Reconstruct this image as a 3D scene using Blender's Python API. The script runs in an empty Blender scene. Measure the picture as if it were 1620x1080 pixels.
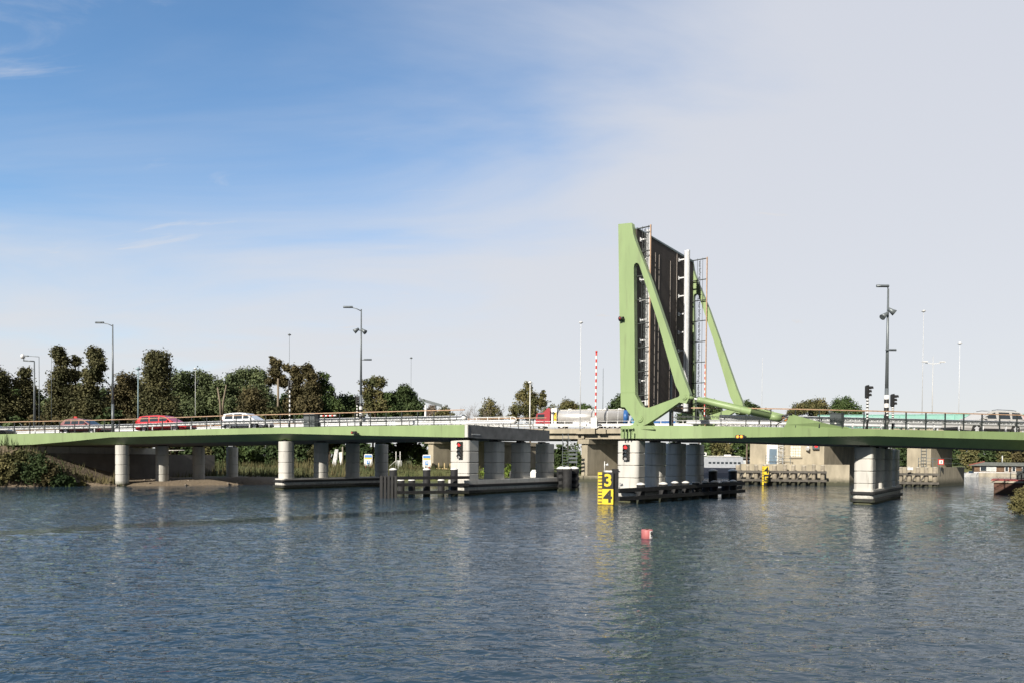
import bpy, math, random
import numpy as np
from mathutils import Vector, Matrix, Euler
random.seed(7)
R = math.radians
S = bpy.context.scene
COL = S.collection
# ------------------------------------------------------------------ camera
CAMZ = 2.7
FP, CX, CY, SH = 1080.0, 810.0, 540.0, 0.1247
cam_d = bpy.data.cameras.new('camera'); cam = bpy.data.objects.new('camera', cam_d); COL.objects.link(cam)
cam_d.sensor_width = 36; cam_d.lens = 24; cam_d.shift_y = SH; cam_d.clip_start = .1; cam_d.clip_end = 9000
CR = (Matrix.Rotation(R(90 - .8), 3, 'X') @ Matrix.Rotation(R(.45), 3, 'Z'))
cam.matrix_world = Matrix.Translation((0, 0, CAMZ)) @ CR.to_4x4()
S.camera = cam
# ------------------------------------------------------------------ world
SUN_EL, SUN_AZ = 30.0, math.degrees(math.atan2(-.54, -.84))
W = bpy.data.worlds.new('World'); S.world = W; W.use_nodes = True
nt = W.node_tree; N = nt.nodes; L = nt.links; N.clear()
def nn(tree, typ, **kw):
    n = tree.nodes.new(typ)
    for k, v in kw.items():
        if hasattr(n, k): setattr(n, k, v)
        else: n.inputs[k.replace('_', ' ')].default_value = v
    return n
sky = nn(nt, 'ShaderNodeTexSky', sky_type='NISHITA', sun_disc=False, sun_elevation=R(SUN_EL), sun_rotation=R(SUN_AZ), altitude=0)
sky.air_density = 1.0; sky.dust_density = .6; sky.ozone_density = 2.5
geo = nn(nt, 'ShaderNodeTexCoord')
sep = nn(nt, 'ShaderNodeSeparateXYZ'); L.new(geo.outputs['Generated'], sep.inputs[0])
def mth(tree, op, a, b=None, clamp=False):
    n = tree.nodes.new('ShaderNodeMath'); n.operation = op; n.use_clamp = clamp
    for i, v in enumerate((a, b)):
        if v is None: continue
        if isinstance(v, (int, float)): n.inputs[i].default_value = v
        else: tree.links.new(v, n.inputs[i])
    return n.outputs[0]
M = lambda op, a, b=None, clamp=False: mth(nt, op, a, b, clamp)
zc = M('MAXIMUM', sep.outputs['Z'], 0.0)
# cloud coordinates: project direction on a high plane
den = M('ADD', zc, .16)
cu = M('DIVIDE', sep.outputs['X'], den); cv = M('DIVIDE', sep.outputs['Y'], den)
cmb = nn(nt, 'ShaderNodeCombineXYZ'); L.new(cu, cmb.inputs[0]); L.new(cv, cmb.inputs[1])
mp = nn(nt, 'ShaderNodeMapping'); L.new(cmb.outputs[0], mp.inputs[0]); mp.inputs['Rotation'].default_value = (0, 0, R(28)); mp.inputs['Scale'].default_value = (.55, 1.25, 1)
n1 = nn(nt, 'ShaderNodeTexNoise'); L.new(mp.outputs[0], n1.inputs['Vector']); n1.inputs['Scale'].default_value = 1.3; n1.inputs['Detail'].default_value = 9; n1.inputs['Roughness'].default_value = .55; n1.inputs['Distortion'].default_value = .5
mp2 = nn(nt, 'ShaderNodeMapping'); L.new(cmb.outputs[0], mp2.inputs[0]); mp2.inputs['Location'].default_value = (3.1, .4, 0); mp2.inputs['Scale'].default_value = (.5, .5, 1)
n2 = nn(nt, 'ShaderNodeTexNoise'); L.new(mp2.outputs[0], n2.inputs['Vector']); n2.inputs['Scale'].default_value = .9; n2.inputs['Detail'].default_value = 4
# veil: grows towards the horizon and towards the right (east)
hx = M('ADD', M('ADD', M('MULTIPLY', sep.outputs['X'], .80), .42), M('MULTIPLY', M('MAXIMUM', M('SUBTRACT', sep.outputs['X'], .03), 0.0), 1.4))                     # right side
hz = M('MULTIPLY', M('SUBTRACT', .40, zc), 3.3)                                # low
veil = M('ADD', hx, M('MAXIMUM', hz, 0.0))
wis = M('MULTIPLY', M('SUBTRACT', n1.outputs[0], .50), 1.6)
big = M('MULTIPLY', M('SUBTRACT', n2.outputs[0], .5), .6)
tot = M('ADD', veil, M('ADD', wis, big))
mr = nn(nt, 'ShaderNodeMapRange', interpolation_type='SMOOTHSTEP'); L.new(tot, mr.inputs['Value']); mr.inputs['From Min'].default_value = -.12; mr.inputs['From Max'].default_value = 1.1
mr.inputs['To Max'].default_value = .93
mp3 = nn(nt, 'ShaderNodeMapping'); L.new(cmb.outputs[0], mp3.inputs[0]); mp3.inputs['Rotation'].default_value = (0, 0, R(-20)); mp3.inputs['Scale'].default_value = (.8, 2.6, 1); mp3.inputs['Location'].default_value = (1.7, 2.2, 0)
n3 = nn(nt, 'ShaderNodeTexNoise'); L.new(mp3.outputs[0], n3.inputs['Vector']); n3.inputs['Scale'].default_value = 1.5; n3.inputs['Detail'].default_value = 10; n3.inputs['Roughness'].default_value = .6; n3.inputs['Distortion'].default_value = 1.1
w3 = nn(nt, 'ShaderNodeMapRange', interpolation_type='SMOOTHSTEP'); L.new(n3.outputs[0], w3.inputs[0]); w3.inputs['From Min'].default_value = .52; w3.inputs['From Max'].default_value = .78; w3.inputs['To Max'].default_value = .6
cover = M('MAXIMUM', mr.outputs[0], M('ADD', w3.outputs[0], M('MULTIPLY', mr.outputs[0], .6)), True)
rmp = nn(nt, 'ShaderNodeValToRGB'); L.new(zc, rmp.inputs[0])
rmp.color_ramp.elements[0].position = 0.0; rmp.color_ramp.elements[0].color = (.67, .665, .67, 1)
rmp.color_ramp.elements[1].position = .55; rmp.color_ramp.elements[1].color = (.60, .62, .68, 1)
cl = nn(nt, 'ShaderNodeMix', data_type='RGBA'); L.new(cover, cl.inputs[0])
hsv = nn(nt, 'ShaderNodeHueSaturation'); L.new(sky.outputs[0], hsv.inputs['Color']); hsv.inputs['Saturation'].default_value = 1.12; hsv.inputs['Value'].default_value = 1.22; hsv.inputs['Hue'].default_value = .497
sc = nn(nt, 'ShaderNodeVectorMath', operation='SCALE'); L.new(rmp.outputs[0], sc.inputs[0]); sc.inputs['Scale'].default_value = 6.9
L.new(hsv.outputs[0], cl.inputs[6]); L.new(sc.outputs[0], cl.inputs[7])
# unseen sky behind the viewer is dimmed to cut fill light and deepen shade
bk = nn(nt, 'ShaderNodeMapRange', interpolation_type='SMOOTHSTEP'); L.new(sep.outputs['Y'], bk.inputs[0]); bk.inputs['From Min'].default_value = -.45; bk.inputs['From Max'].default_value = .35; bk.inputs['To Min'].default_value = .30; bk.inputs['To Max'].default_value = 1
bs = nn(nt, 'ShaderNodeVectorMath', operation='SCALE'); L.new(cl.outputs[2], bs.inputs[0]); L.new(bk.outputs[0], bs.inputs['Scale'])
bg = nn(nt, 'ShaderNodeBackground'); bg.inputs['Strength'].default_value = .125; L.new(bs.outputs[0], bg.inputs[0])
wo = nn(nt, 'ShaderNodeOutputWorld'); L.new(bg.outputs[0], wo.inputs[0])
sd = bpy.data.lights.new('sun', 'SUN'); sd.energy = 5.0; sd.angle = R(.55); sd.color = (1, .93, .82)
sun = bpy.data.objects.new('sun', sd); COL.objects.link(sun)
sv = Vector((math.sin(R(SUN_AZ)) * math.cos(R(SUN_EL)), math.cos(R(SUN_AZ)) * math.cos(R(SUN_EL)), math.sin(R(SUN_EL))))
sun.rotation_euler = sv.to_track_quat('Z', 'Y').to_euler()
S.view_settings.view_transform = 'Standard'; S.view_settings.look = 'None'; S.view_settings.exposure = 0.4; S.view_settings.gamma = 1
S.cycles.sample_clamp_indirect = 4; S.cycles.sample_clamp_direct = 12; S.cycles.max_bounces = 6; S.cycles.diffuse_bounces = 3; S.cycles.glossy_bounces = 4; S.cycles.transparent_max_bounces = 6; S.cycles.caustics_reflective = False; S.cycles.caustics_refractive = False

# ------------------------------------------------------------------ mapping from measured picture points to the place
def ray(px, py):
    d = CR @ Vector(((px - CX) / FP, (CY - py) / FP + SH * 1620 / FP, -1)); return d
def at(px, py, Y):
    d = ray(px, py); return Vector((0, 0, CAMZ)) + d * (Y / d.y)
def gz(px, py, z=0.0):
    d = ray(px, py); return Vector((0, 0, CAMZ)) + d * ((z - CAMZ) / d.z)
def zat(px, py, Y): return at(px, py, Y).z
U = Vector((.8, -.6, 0)); T = Vector((.6, .8, 0)); Z = Vector((0, 0, 1))

# ------------------------------------------------------------------ materials
MATS = {}
def mat(name, col, rough=.6, metal=0, var=.12, scale=3.0, bump=0.0, bscale=20, emit=None, spec=.5, col2=None, detail=5, streak=None, tint=None, coat=0, stain=0):
    m = bpy.data.materials.new(name); m.use_nodes = True; t = m.node_tree; t.nodes.clear()
    out = nn(t, 'ShaderNodeOutputMaterial'); b = nn(t, 'ShaderNodeBsdfPrincipled'); t.links.new(b.outputs[0], out.inputs[0])
    b.inputs['Roughness'].default_value = rough; b.inputs['Metallic'].default_value = metal
    b.inputs['Specular IOR Level'].default_value = spec; b.inputs['Coat Weight'].default_value = coat
    tc = nn(t, 'ShaderNodeTexCoord'); g = nn(t, 'ShaderNodeNewGeometry')
    mpn = nn(t, 'ShaderNodeMapping'); t.links.new(g.outputs['Position'], mpn.inputs[0])
    if streak: mpn.inputs['Scale'].default_value = streak
    nz = nn(t, 'ShaderNodeTexNoise'); nz.inputs['Scale'].default_value = scale; nz.inputs['Detail'].default_value = detail; t.links.new(mpn.outputs[0], nz.inputs['Vector'])
    mx = nn(t, 'ShaderNodeMix', data_type='RGBA')
    c1 = tuple(c * (1 - var) for c in col[:3]) + (1,); c2 = (tuple(col2) + (1,)) if col2 else tuple(min(1, c * (1 + var)) for c in col[:3]) + (1,)
    mx.inputs[6].default_value = c1; mx.inputs[7].default_value = c2
    mm = nn(t, 'ShaderNodeMapRange'); t.links.new(nz.outputs[0], mm.inputs[0]); mm.inputs['From Min'].default_value = .3; mm.inputs['From Max'].default_value = .7
    t.links.new(mm.outputs[0], mx.inputs[0]); t.links.new(mx.outputs[2], b.inputs['Base Color'])
    if stain:
        mp_ = nn(t, 'ShaderNodeMapping'); t.links.new(g.outputs['Position'], mp_.inputs[0]); mp_.inputs['Scale'].default_value = (1, 1, .13)
        ns = nn(t, 'ShaderNodeTexNoise'); ns.inputs['Scale'].default_value = 3.2; ns.inputs['Detail'].default_value = 8; ns.inputs['Roughness'].default_value = .62; t.links.new(mp_.outputs[0], ns.inputs['Vector'])
        rs = nn(t, 'ShaderNodeMapRange', interpolation_type='SMOOTHSTEP'); t.links.new(ns.outputs[0], rs.inputs[0]); rs.inputs['From Min'].default_value = .52; rs.inputs['From Max'].default_value = .74; rs.inputs['To Max'].default_value = stain
        ms = nn(t, 'ShaderNodeMix', data_type='RGBA'); t.links.new(rs.outputs[0], ms.inputs[0]); t.links.new(mx.outputs[2], ms.inputs[6]); ms.inputs[7].default_value = (.11, .10, .07, 1); t.links.new(ms.outputs[2], b.inputs['Base Color'])
    if bump:
        nb = nn(t, 'ShaderNodeTexNoise'); nb.inputs['Scale'].default_value = bscale; nb.inputs['Detail'].default_value = 6; t.links.new(g.outputs['Position'], nb.inputs['Vector'])
        bp = nn(t, 'ShaderNodeBump'); bp.inputs['Strength'].default_value = bump; bp.inputs['Distance'].default_value = .05; t.links.new(nb.outputs[0], bp.inputs['Height']); t.links.new(bp.outputs[0], b.inputs['Normal'])
    if emit:
        b.inputs['Emission Color'].default_value = tuple(col[:3]) + (1,); b.inputs['Emission Strength'].default_value = emit
    MATS[name] = m; return m
def wet_mat(name, col, rough, low, h0, h1, **kw):
    """surface whose foot is darkened and greened by algae at the water line (a stain that stays where it is)"""
    m = mat(name, col, rough, **kw); t = m.node_tree; b = [n for n in t.nodes if n.type == 'BSDF_PRINCIPLED'][0]
    src = b.inputs['Base Color'].links[0].from_socket
    g = nn(t, 'ShaderNodeNewGeometry'); s = nn(t, 'ShaderNodeSeparateXYZ'); t.links.new(g.outputs['Position'], s.inputs[0])
    nz = nn(t, 'ShaderNodeTexNoise'); nz.inputs['Scale'].default_value = 4; nz.inputs['Detail'].default_value = 6; t.links.new(g.outputs['Position'], nz.inputs['Vector'])
    zz = mth(t, 'ADD', s.outputs['Z'], mth(t, 'MULTIPLY', mth(t, 'SUBTRACT', nz.outputs[0], .5), .5))
    r = nn(t, 'ShaderNodeMapRange'); t.links.new(zz, r.inputs[0]); r.inputs['From Min'].default_value = h0; r.inputs['From Max'].default_value = h1; r.inputs['To Min'].default_value = 1; r.inputs['To Max'].default_value = 0
    mx = nn(t, 'ShaderNodeMix', data_type='RGBA'); t.links.new(r.outputs[0], mx.inputs[0]); t.links.new(src, mx.inputs[6]); mx.inputs[7].default_value = tuple(low) + (1,)
    t.links.new(mx.outputs[2], b.inputs['Base Color']); return m
green = mat('green_paint', (.245, .335, .15), .45, var=.09, scale=1.1, streak=(1, 1, .25), bump=.02, bscale=3, stain=.30)
green_d = green
conc = wet_mat('pale_concrete', (.545, .53, .49), .8, (.09, .09, .045), .08, .5, var=.10, scale=1.6, bump=.12, bscale=9, streak=(1, 1, .3), stain=.4)
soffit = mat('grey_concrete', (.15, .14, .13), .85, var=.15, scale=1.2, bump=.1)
endgrey = mat('weathered_grey', (.20, .20, .20), .8, var=.25, scale=1.5, bump=.1)
oldc = wet_mat('old_concrete', (.38, .335, .25), .9, (.07, .07, .045), .3, 1.0, var=.22, scale=1.3, bump=.2, bscale=7, streak=(1, 1, .4))
oldd = mat('old_concrete_dark', (.36, .32, .25), .9, var=.3, scale=1.1, bump=.2, streak=(1, 1, .4))
asph = mat('asphalt', (.055, .052, .052), .9, var=.2, scale=8, bump=.1, bscale=60)
leafasph = mat('leaf_asphalt', (.055, .045, .041), .85, var=.2, scale=.9, streak=(1, 1, .15), bump=.05, bscale=40)
pave = mat('paving', (.28, .26, .24), .9, var=.15, scale=5)
wood = mat('handrail_wood', (.42, .27, .17), .55, var=.2, scale=6)
steel_d = mat('dark_steel', (.028, .035, .035), .5, var=.2)
steel_g = mat('galvanised_steel', (.62, .63, .64), .5, metal=0, var=.1, scale=4)
steel_p = mat('pole_grey', (.16, .18, .19), .45, metal=.3, var=.1)
white = mat('white_paint', (.78, .77, .74), .5, var=.06, scale=4)
black = mat('black_paint', (.018, .018, .018), .5, var=.2)
tarw = wet_mat('black_timber', (.013, .013, .014), .75, (.05, .055, .03), .0, .35, var=.4, scale=5, bump=.3, bscale=14)
weat = wet_mat('weathered_timber', (.27, .235, .18), .9, (.05, .05, .035), .3, .9, var=.3, scale=3, bump=.3, bscale=12)
rubber = mat('rubber', (.02, .02, .02), .8)
yellow = mat('yellow_paint', (.80, .58, .03), .55, var=.1, stain=.35)
redp = mat('red_paint', (.55, .04, .03), .45, var=.1)
redl = mat('red_lamp', (.9, .03, .03), .3, emit=1.1, var=0)
ambl = mat('amber_lamp', (1, .32, .04), .3, emit=1.0, var=0)
bluep = mat('blue_paint', (.03, .12, .33), .4, var=.1)
teal = mat('turquoise_paint', (.26, .50, .43), .55, var=.08)
glass = mat('dark_glass', (.03, .04, .05), .08, var=.1, spec=.8)
chrome = mat('polished_tank', (.66, .64, .61), .28, metal=.5, var=.08, scale=2)
roofg = mat('grey_roof', (.12, .13, .12), .8, var=.2)
brownw = mat('brown_timber', (.14, .085, .05), .8, var=.3, scale=2)
rust = wet_mat('rusty_hull', (.095, .045, .03), .8, (.06, .035, .02), .1, .5, var=.4, scale=1.5, bump=.2)
orange = mat('orange_plastic', (.62, .24, .04), .5)
pink = mat('faded_red_plastic', (.48, .15, .15), .55, var=.2, stain=.5)
barkm = mat('bark', (.16, .12, .09), .9, var=.3, scale=3, bump=.4)
cabg = mat('cabinet_grey', (.09, .105, .11), .6, var=.1)

# ------------------------------------------------------------------ mesh builder
def frame(o, ax, ay, az=None):
    az = az or ax.cross(ay)
    return Matrix(((ax.x, ay.x, az.x, o[0]), (ax.y, ay.y, az.y, o[1]), (ax.z, ay.z, az.z, o[2]), (0, 0, 0, 1)))
class MB:
    def __init__(s): s.v = []; s.f = []; s.sm = []
    def add(s, vs, fs, smooth=False):
        o = len(s.v); s.v += [Vector(p) for p in vs]; s.f += [tuple(i + o for i in f) for f in fs]; s.sm += [smooth] * len(fs); return s
    def box(s, c, d, m=None):
        x, y, z = d[0] / 2, d[1] / 2, d[2] / 2
        vs = [Vector((sx * x, sy * y, sz * z)) for sz in (-1, 1) for sy in (-1, 1) for sx in (-1, 1)]
        c = Vector(c); vs = [(m @ (v + c)) if m else v + c for v in vs]
        return s.add(vs, [(0, 2, 3, 1), (4, 5, 7, 6), (0, 1, 5, 4), (1, 3, 7, 5), (3, 2, 6, 7), (2, 0, 4, 6)])
    def prism(s, poly, d, off=Vector((0, 0, 0))):
        """poly: list of 3D points, extruded by vector d"""
        n = len(poly); a = [Vector(p) + off for p in poly]; b = [p + d for p in a]
        fs = [tuple(range(n)), tuple(range(2 * n - 1, n - 1, -1))] + [(i, n + i, n + (i + 1) % n, (i + 1) % n) for i in range(n)]
        nrm = sum(((a[i] - a[0]).cross(a[(i + 1) % n] - a[0]) for i in range(1, n - 1)), Vector())
        if nrm.dot(d) > 0: fs = [tuple(reversed(f)) for f in fs]
        return s.add(a + b, fs)
    def tube(s, pts, r, n=8, cap=True, smooth=True):
        pts = [Vector(p) for p in pts]; rs = r if isinstance(r, (list, tuple)) else [r] * len(pts); vs = []
        up = None
        for i, p in enumerate(pts):
            d = (pts[min(i + 1, len(pts) - 1)] - pts[max(i - 1, 0)]).normalized()
            if up is None: up = d.orthogonal().normalized() if abs(d.z) < .9 else Vector((1, 0, 0))
            up = (up - d * up.dot(d)).normalized(); sd_ = d.cross(up)
            for k in range(n):
                a = 2 * math.pi * k / n; vs.append(p + (up * math.cos(a) + sd_ * math.sin(a)) * rs[i])
        fs = [(i * n + k, i * n + (k + 1) % n, (i + 1) * n + (k + 1) % n, (i + 1) * n + k) for i in range(len(pts) - 1) for k in range(n)]
        s.add(vs, fs, smooth)
        if cap: o = len(s.v) - len(vs); s.f += [tuple(o + k for k in range(n - 1, -1, -1)), tuple(o + (len(pts) - 1) * n + k for k in range(n))]; s.sm += [False, False]
        return s
    def bar(s, a, b, w, h, up=Z):
        a = Vector(a); b = Vector(b); d = (b - a); l = d.length; d.normalize(); sd_ = d.cross(up)
        if sd_.length < 1e-4: sd_ = Vector((1, 0, 0))
        sd_.normalize(); u2 = sd_.cross(d)
        return s.box((l / 2, 0, 0), (l, w, h), frame(a, d, sd_, u2))
    def rings(s, rings, closed=True, cap=True, smooth=False):
        n = len(rings[0]); vs = [p for r in rings for p in r]; m = n if closed else n - 1
        fs = [(i * n + k, i * n + (k + 1) % n, (i + 1) * n + (k + 1) % n, (i + 1) * n + k) for i in range(len(rings) - 1) for k in range(m)]
        s.add(vs, fs, smooth)
        if cap and closed: o = len(s.v) - len(vs); s.f += [tuple(o + k for k in range(n - 1, -1, -1)), tuple(o + (len(rings) - 1) * n + k for k in range(n))]; s.sm += [False] * 2
        return s
    def build(s, name, m, parent=None, label=None, world=True):
        me = bpy.data.meshes.new(name)
        off = parent_loc(parent) if (parent and world) else Vector()
        me.from_pydata([tuple(v - off) for v in s.v], [], s.f); me.materials.append(m)
        me.polygons.foreach_set('use_smooth', s.sm); me.update()
        o = bpy.data.objects.new(name, me); COL.objects.link(o)
        if parent: o.parent = parent
        if label: o['label'] = label
        return o
def parent_loc(p):
    v = Vector(p.location)
    while p.parent: p = p.parent; v = v + Vector(p.location)
    return v
def tag(o, label, cat, group=None, kind=None):
    if label: o['label'] = label
    if cat: o['category'] = cat
    if group: o['group'] = group
    if kind: o['kind'] = kind
    return o
def thing(name, label, cat, loc=(0, 0, 0), rz=0, group=None):
    o = bpy.data.objects.new(name, None); o.empty_display_size = .3; COL.objects.link(o); o.location = loc; o.rotation_euler = (0, 0, rz)
    return tag(o, label, cat, group)
def struct(mb, name, m):
    return tag(mb.build(name, m), None, None, kind='structure')
KIDS = {}
def kids(o): return [c for c in COL.objects if c.parent == o]
def dup(o, loc, rz=0, label=None, parent=None, scale=None):
    c = o.copy(); COL.objects.link(c); c.location = loc; c.rotation_euler = (0, 0, rz)
    if scale: c.scale = scale
    if parent: c.parent = parent
    if label: c['label'] = label
    for k in kids(o):
        d = k.copy(); COL.objects.link(d); d.parent = c
        for g in kids(k):
            e = g.copy(); COL.objects.link(e); e.parent = d
    return c
def text_mesh(txt, size, depth=.01, bold=0.0, shear=0):
    cu = bpy.data.curves.new('t', 'FONT'); cu.body = txt; cu.size = size; cu.extrude = depth / 2; cu.offset = bold; cu.align_x = 'CENTER'; cu.align_y = 'CENTER'; cu.shear = shear; cu.resolution_u = 3
    o = bpy.data.objects.new('t', cu); COL.objects.link(o); dg = bpy.context.evaluated_depsgraph_get()
    me = bpy.data.meshes.new_from_object(o.evaluated_get(dg)); me.name = 'lettering'; bpy.data.objects.remove(o); bpy.data.curves.remove(cu)
    return me
def text_obj(name, txt, size, m, mtx, parent, depth=.01, bold=0.0):
    me = text_mesh(txt, size, depth, bold); me.materials.clear(); me.materials.append(m)
    me.transform(mtx)
    if parent: me.transform(Matrix.Translation(-parent_loc(parent)))
    o = bpy.data.objects.new(name, me); COL.objects.link(o); o.parent = parent; return o

# ------------------------------------------------------------------ water
def water():
    # one sheet of real waves, finer near the viewer's bank and coarser with distance
    rows = [-60., -30., -10., 0., 2.5]; y = 4.0
    while y < 150: rows.append(y); y *= 1.0044
    while y < 5000: rows.append(y); y *= 1.06
    rows = np.array(rows); fan = np.concatenate([[-40, -12, -5, -2.4, -1.6, -1.3], np.arange(-1.12, 1.1201, .0031), [1.3, 1.6, 2.4, 5, 12, 40]])
    base = np.maximum(rows, 4.0) * np.where(rows < 4, 3.0, 1.0)
    X = fan[None, :] * base[:, None]; Y = np.repeat(rows[:, None], len(fan), 1)
    dy = np.gradient(rows)[:, None] * np.ones_like(X); dx = np.gradient(fan)[None, :] * base[:, None]; cell = np.maximum(dy, dx)
    g_ = np.random.default_rng(4); K = 84; lam = np.exp(g_.uniform(np.log(.11), np.log(1.0), K)); th_ = g_.normal(math.radians(-98), .62, K); ph = g_.uniform(0, 6.28, K)
    st_ = np.where(lam < .5, 1.0, np.where(lam < 1.1, .85, .55)); st_ *= SLOPE / math.sqrt((st_ ** 2).sum() / 2)
    q0, q1 = gz(0, 843), gz(880, 797); sl = (q1.y - q0.y) / (q1.x - q0.x)
    wob = .5 * np.sin(X * .35 + 1) + .35 * np.sin(X * .83 + 2) + .25 * np.sin(X * 2.1)
    d_ = np.abs(Y - (q0.y + sl * (X - q0.x)) - wob); calm = np.clip((d_ - .8) / 1.3, 0, 1); calm = np.maximum(calm ** 2 * (3 - 2 * calm), np.clip(X / 6, 0, 1)); calm = .05 + .95 * calm
    patch = .95 + .22 * np.sin(X * .11 + Y * .23 + 1) * np.sin(X * .05 - Y * .31) + .14 * np.sin(X * .37 + Y * .61) + .1 * np.sin(X * .9 - Y * 1.3 + .6)
    Hh = np.zeros_like(X); DX = np.zeros_like(X); DY = np.zeros_like(X)
    for i in range(K):
        at_ = np.clip((lam[i] / cell - 2.2) / 2.2, 0, 1)
        if at_.max() <= 0: continue
        k = 2 * math.pi / lam[i]; cx_, cy_ = math.cos(th_[i]), math.sin(th_[i]); p_ = k * (X * cx_ + Y * cy_) + ph[i] + .6 * np.sin(X * .21 * (1 + i % 3) + Y * .17 * (1 + i % 5) + i)
        amp = st_[i] / k * at_; Hh += amp * np.cos(p_); sn = amp * np.sin(p_); DX -= sn * cx_ * .8; DY -= sn * cy_ * .8
    f_ = patch * calm; Hh *= f_; X = X + DX * f_; Y = Y + DY * f_
    ny, nx = X.shape; idx = np.arange(ny * nx).reshape(ny, nx); fs = np.stack([idx[:-1, :-1], idx[:-1, 1:], idx[1:, 1:], idx[1:, :-1]], -1).reshape(-1, 4)
    me = bpy.data.meshes.new('canal_water'); me.vertices.add(ny * nx); me.vertices.foreach_set('co', np.stack([X, Y, Hh], -1).ravel()); me.loops.add(fs.size); me.loops.foreach_set('vertex_index', fs.ravel()); me.polygons.add(len(fs)); me.polygons.foreach_set('loop_start', np.arange(len(fs)) * 4); me.polygons.foreach_set('loop_total', np.full(len(fs), 4)); me.polygons.foreach_set('use_smooth', np.ones(len(fs), bool)); me.update(calc_edges=True)
    m = bpy.data.materials.new('canal_water'); m.use_nodes = True; t = m.node_tree; t.nodes.clear()
    out = nn(t, 'ShaderNodeOutputMaterial'); b = nn(t, 'ShaderNodeBsdfPrincipled'); t.links.new(b.outputs[0], out.inputs[0])
    b.inputs['Base Color'].default_value = (.022, .044, .066, 1); b.inputs['Roughness'].default_value = .03; b.inputs['IOR'].default_value = 1.333
    b.inputs['Specular Tint'].default_value = (1, 1, 1, 1)
    g = nn(t, 'ShaderNodeNewGeometry')
    def noise(sc, scale, det, rough=.5, rot=0, dist=0):
        mpn = nn(t, 'ShaderNodeMapping'); t.links.new(g.outputs['Position'], mpn.inputs[0]); mpn.inputs['Scale'].default_value = sc; mpn.inputs['Rotation'].default_value = (0, 0, rot)
        n = nn(t, 'ShaderNodeTexNoise'); n.inputs['Scale'].default_value = scale; n.inputs['Detail'].default_value = det; n.inputs['Roughness'].default_value = rough; n.inputs['Distortion'].default_value = dist; t.links.new(mpn.outputs[0], n.inputs['Vector']); return n.outputs[0]
    a = noise((1, 1.9, 1), 2.6, 3, .55, R(8), .4)
    c = noise((1, 1.6, 1), 8.5, 2, .5, R(-14), .3)
    d = noise((1, 2.2, 1), .8, 2, .5, R(20))

    big = noise((1, 2.5, 1), .06, 3, .55, R(10))
    e = noise((1, 2.1, 1), 2.1, 2, .5, R(-6), .8)
    rid = mth(t, 'MULTIPLY', mth(t, 'ABSOLUTE', mth(t, 'SUBTRACT', e, .5)), -.16)
    h = mth(t, 'ADD', rid, mth(t, 'ADD', mth(t, 'ADD', mth(t, 'MULTIPLY', a, .034), mth(t, 'MULTIPLY', c, .012)), mth(t, 'MULTIPLY', d, .040)))
    # a long slick of calmer water crossing the canal
    s = nn(t, 'ShaderNodeSeparateXYZ'); t.links.new(g.outputs['Position'], s.inputs[0])
    wv = mth(t, 'MULTIPLY', mth(t, 'SUBTRACT', noise((1, 1, 1), .12, 3), .5), 3.0)
    q0, q1 = gz(0, 843), gz(880, 797)
    sl = (q1.y - q0.y) / (q1.x - q0.x)
    line = mth(t, 'SUBTRACT', mth(t, 'SUBTRACT', s.outputs['Y'], mth(t, 'ADD', mth(t, 'MULTIPLY', s.outputs['X'], sl), q0.y - sl * q0.x)), wv)
    sl2 = mth(t, 'ABSOLUTE', line)
    r = nn(t, 'ShaderNodeMapRange', interpolation_type='SMOOTHSTEP'); t.links.new(sl2, r.inputs[0]); r.inputs['From Min'].default_value = .9; r.inputs['From Max'].default_value = 2.6; r.inputs['To Min'].default_value = .3; r.inputs['To Max'].default_value = 1
    xr = nn(t, 'ShaderNodeMapRange', interpolation_type='SMOOTHSTEP'); t.links.new(s.outputs['X'], xr.inputs[0]); xr.inputs['From Min'].default_value = 0; xr.inputs['From Max'].default_value = 6
    rr = mth(t, 'MAXIMUM', r.outputs[0], xr.outputs[0])
    br = nn(t, 'ShaderNodeMapRange'); t.links.new(big, br.inputs[0]); br.inputs['From Min'].default_value = .35; br.inputs['From Max'].default_value = .65; br.inputs['To Min'].default_value = .65; br.inputs['To Max'].default_value = 1.1
    # sheltered water under and behind the bridge is calmer
    yr = nn(t, 'ShaderNodeMapRange', interpolation_type='SMOOTHSTEP'); t.links.new(s.outputs['Y'], yr.inputs[0]); yr.inputs['From Min'].default_value = 38; yr.inputs['From Max'].default_value = 62; yr.inputs['To Min'].default_value = 1; yr.inputs['To Max'].default_value = .8
    st = mth(t, 'MULTIPLY', mth(t, 'MULTIPLY', rr, br.outputs[0]), yr.outputs[0])
    bp = nn(t, 'ShaderNodeBump'); bp.inputs['Distance'].default_value = 1.0; t.links.new(mth(t, 'MULTIPLY', h, WAVE), bp.inputs['Height']); t.links.new(st, bp.inputs['Strength']); t.links.new(bp.outputs[0], b.inputs['Normal'])
    me.materials.append(m); o = bpy.data.objects.new('canal_water', me); COL.objects.link(o); tag(o, None, None, kind='structure')
WAVE = .38
SLOPE = .108
water()

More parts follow.
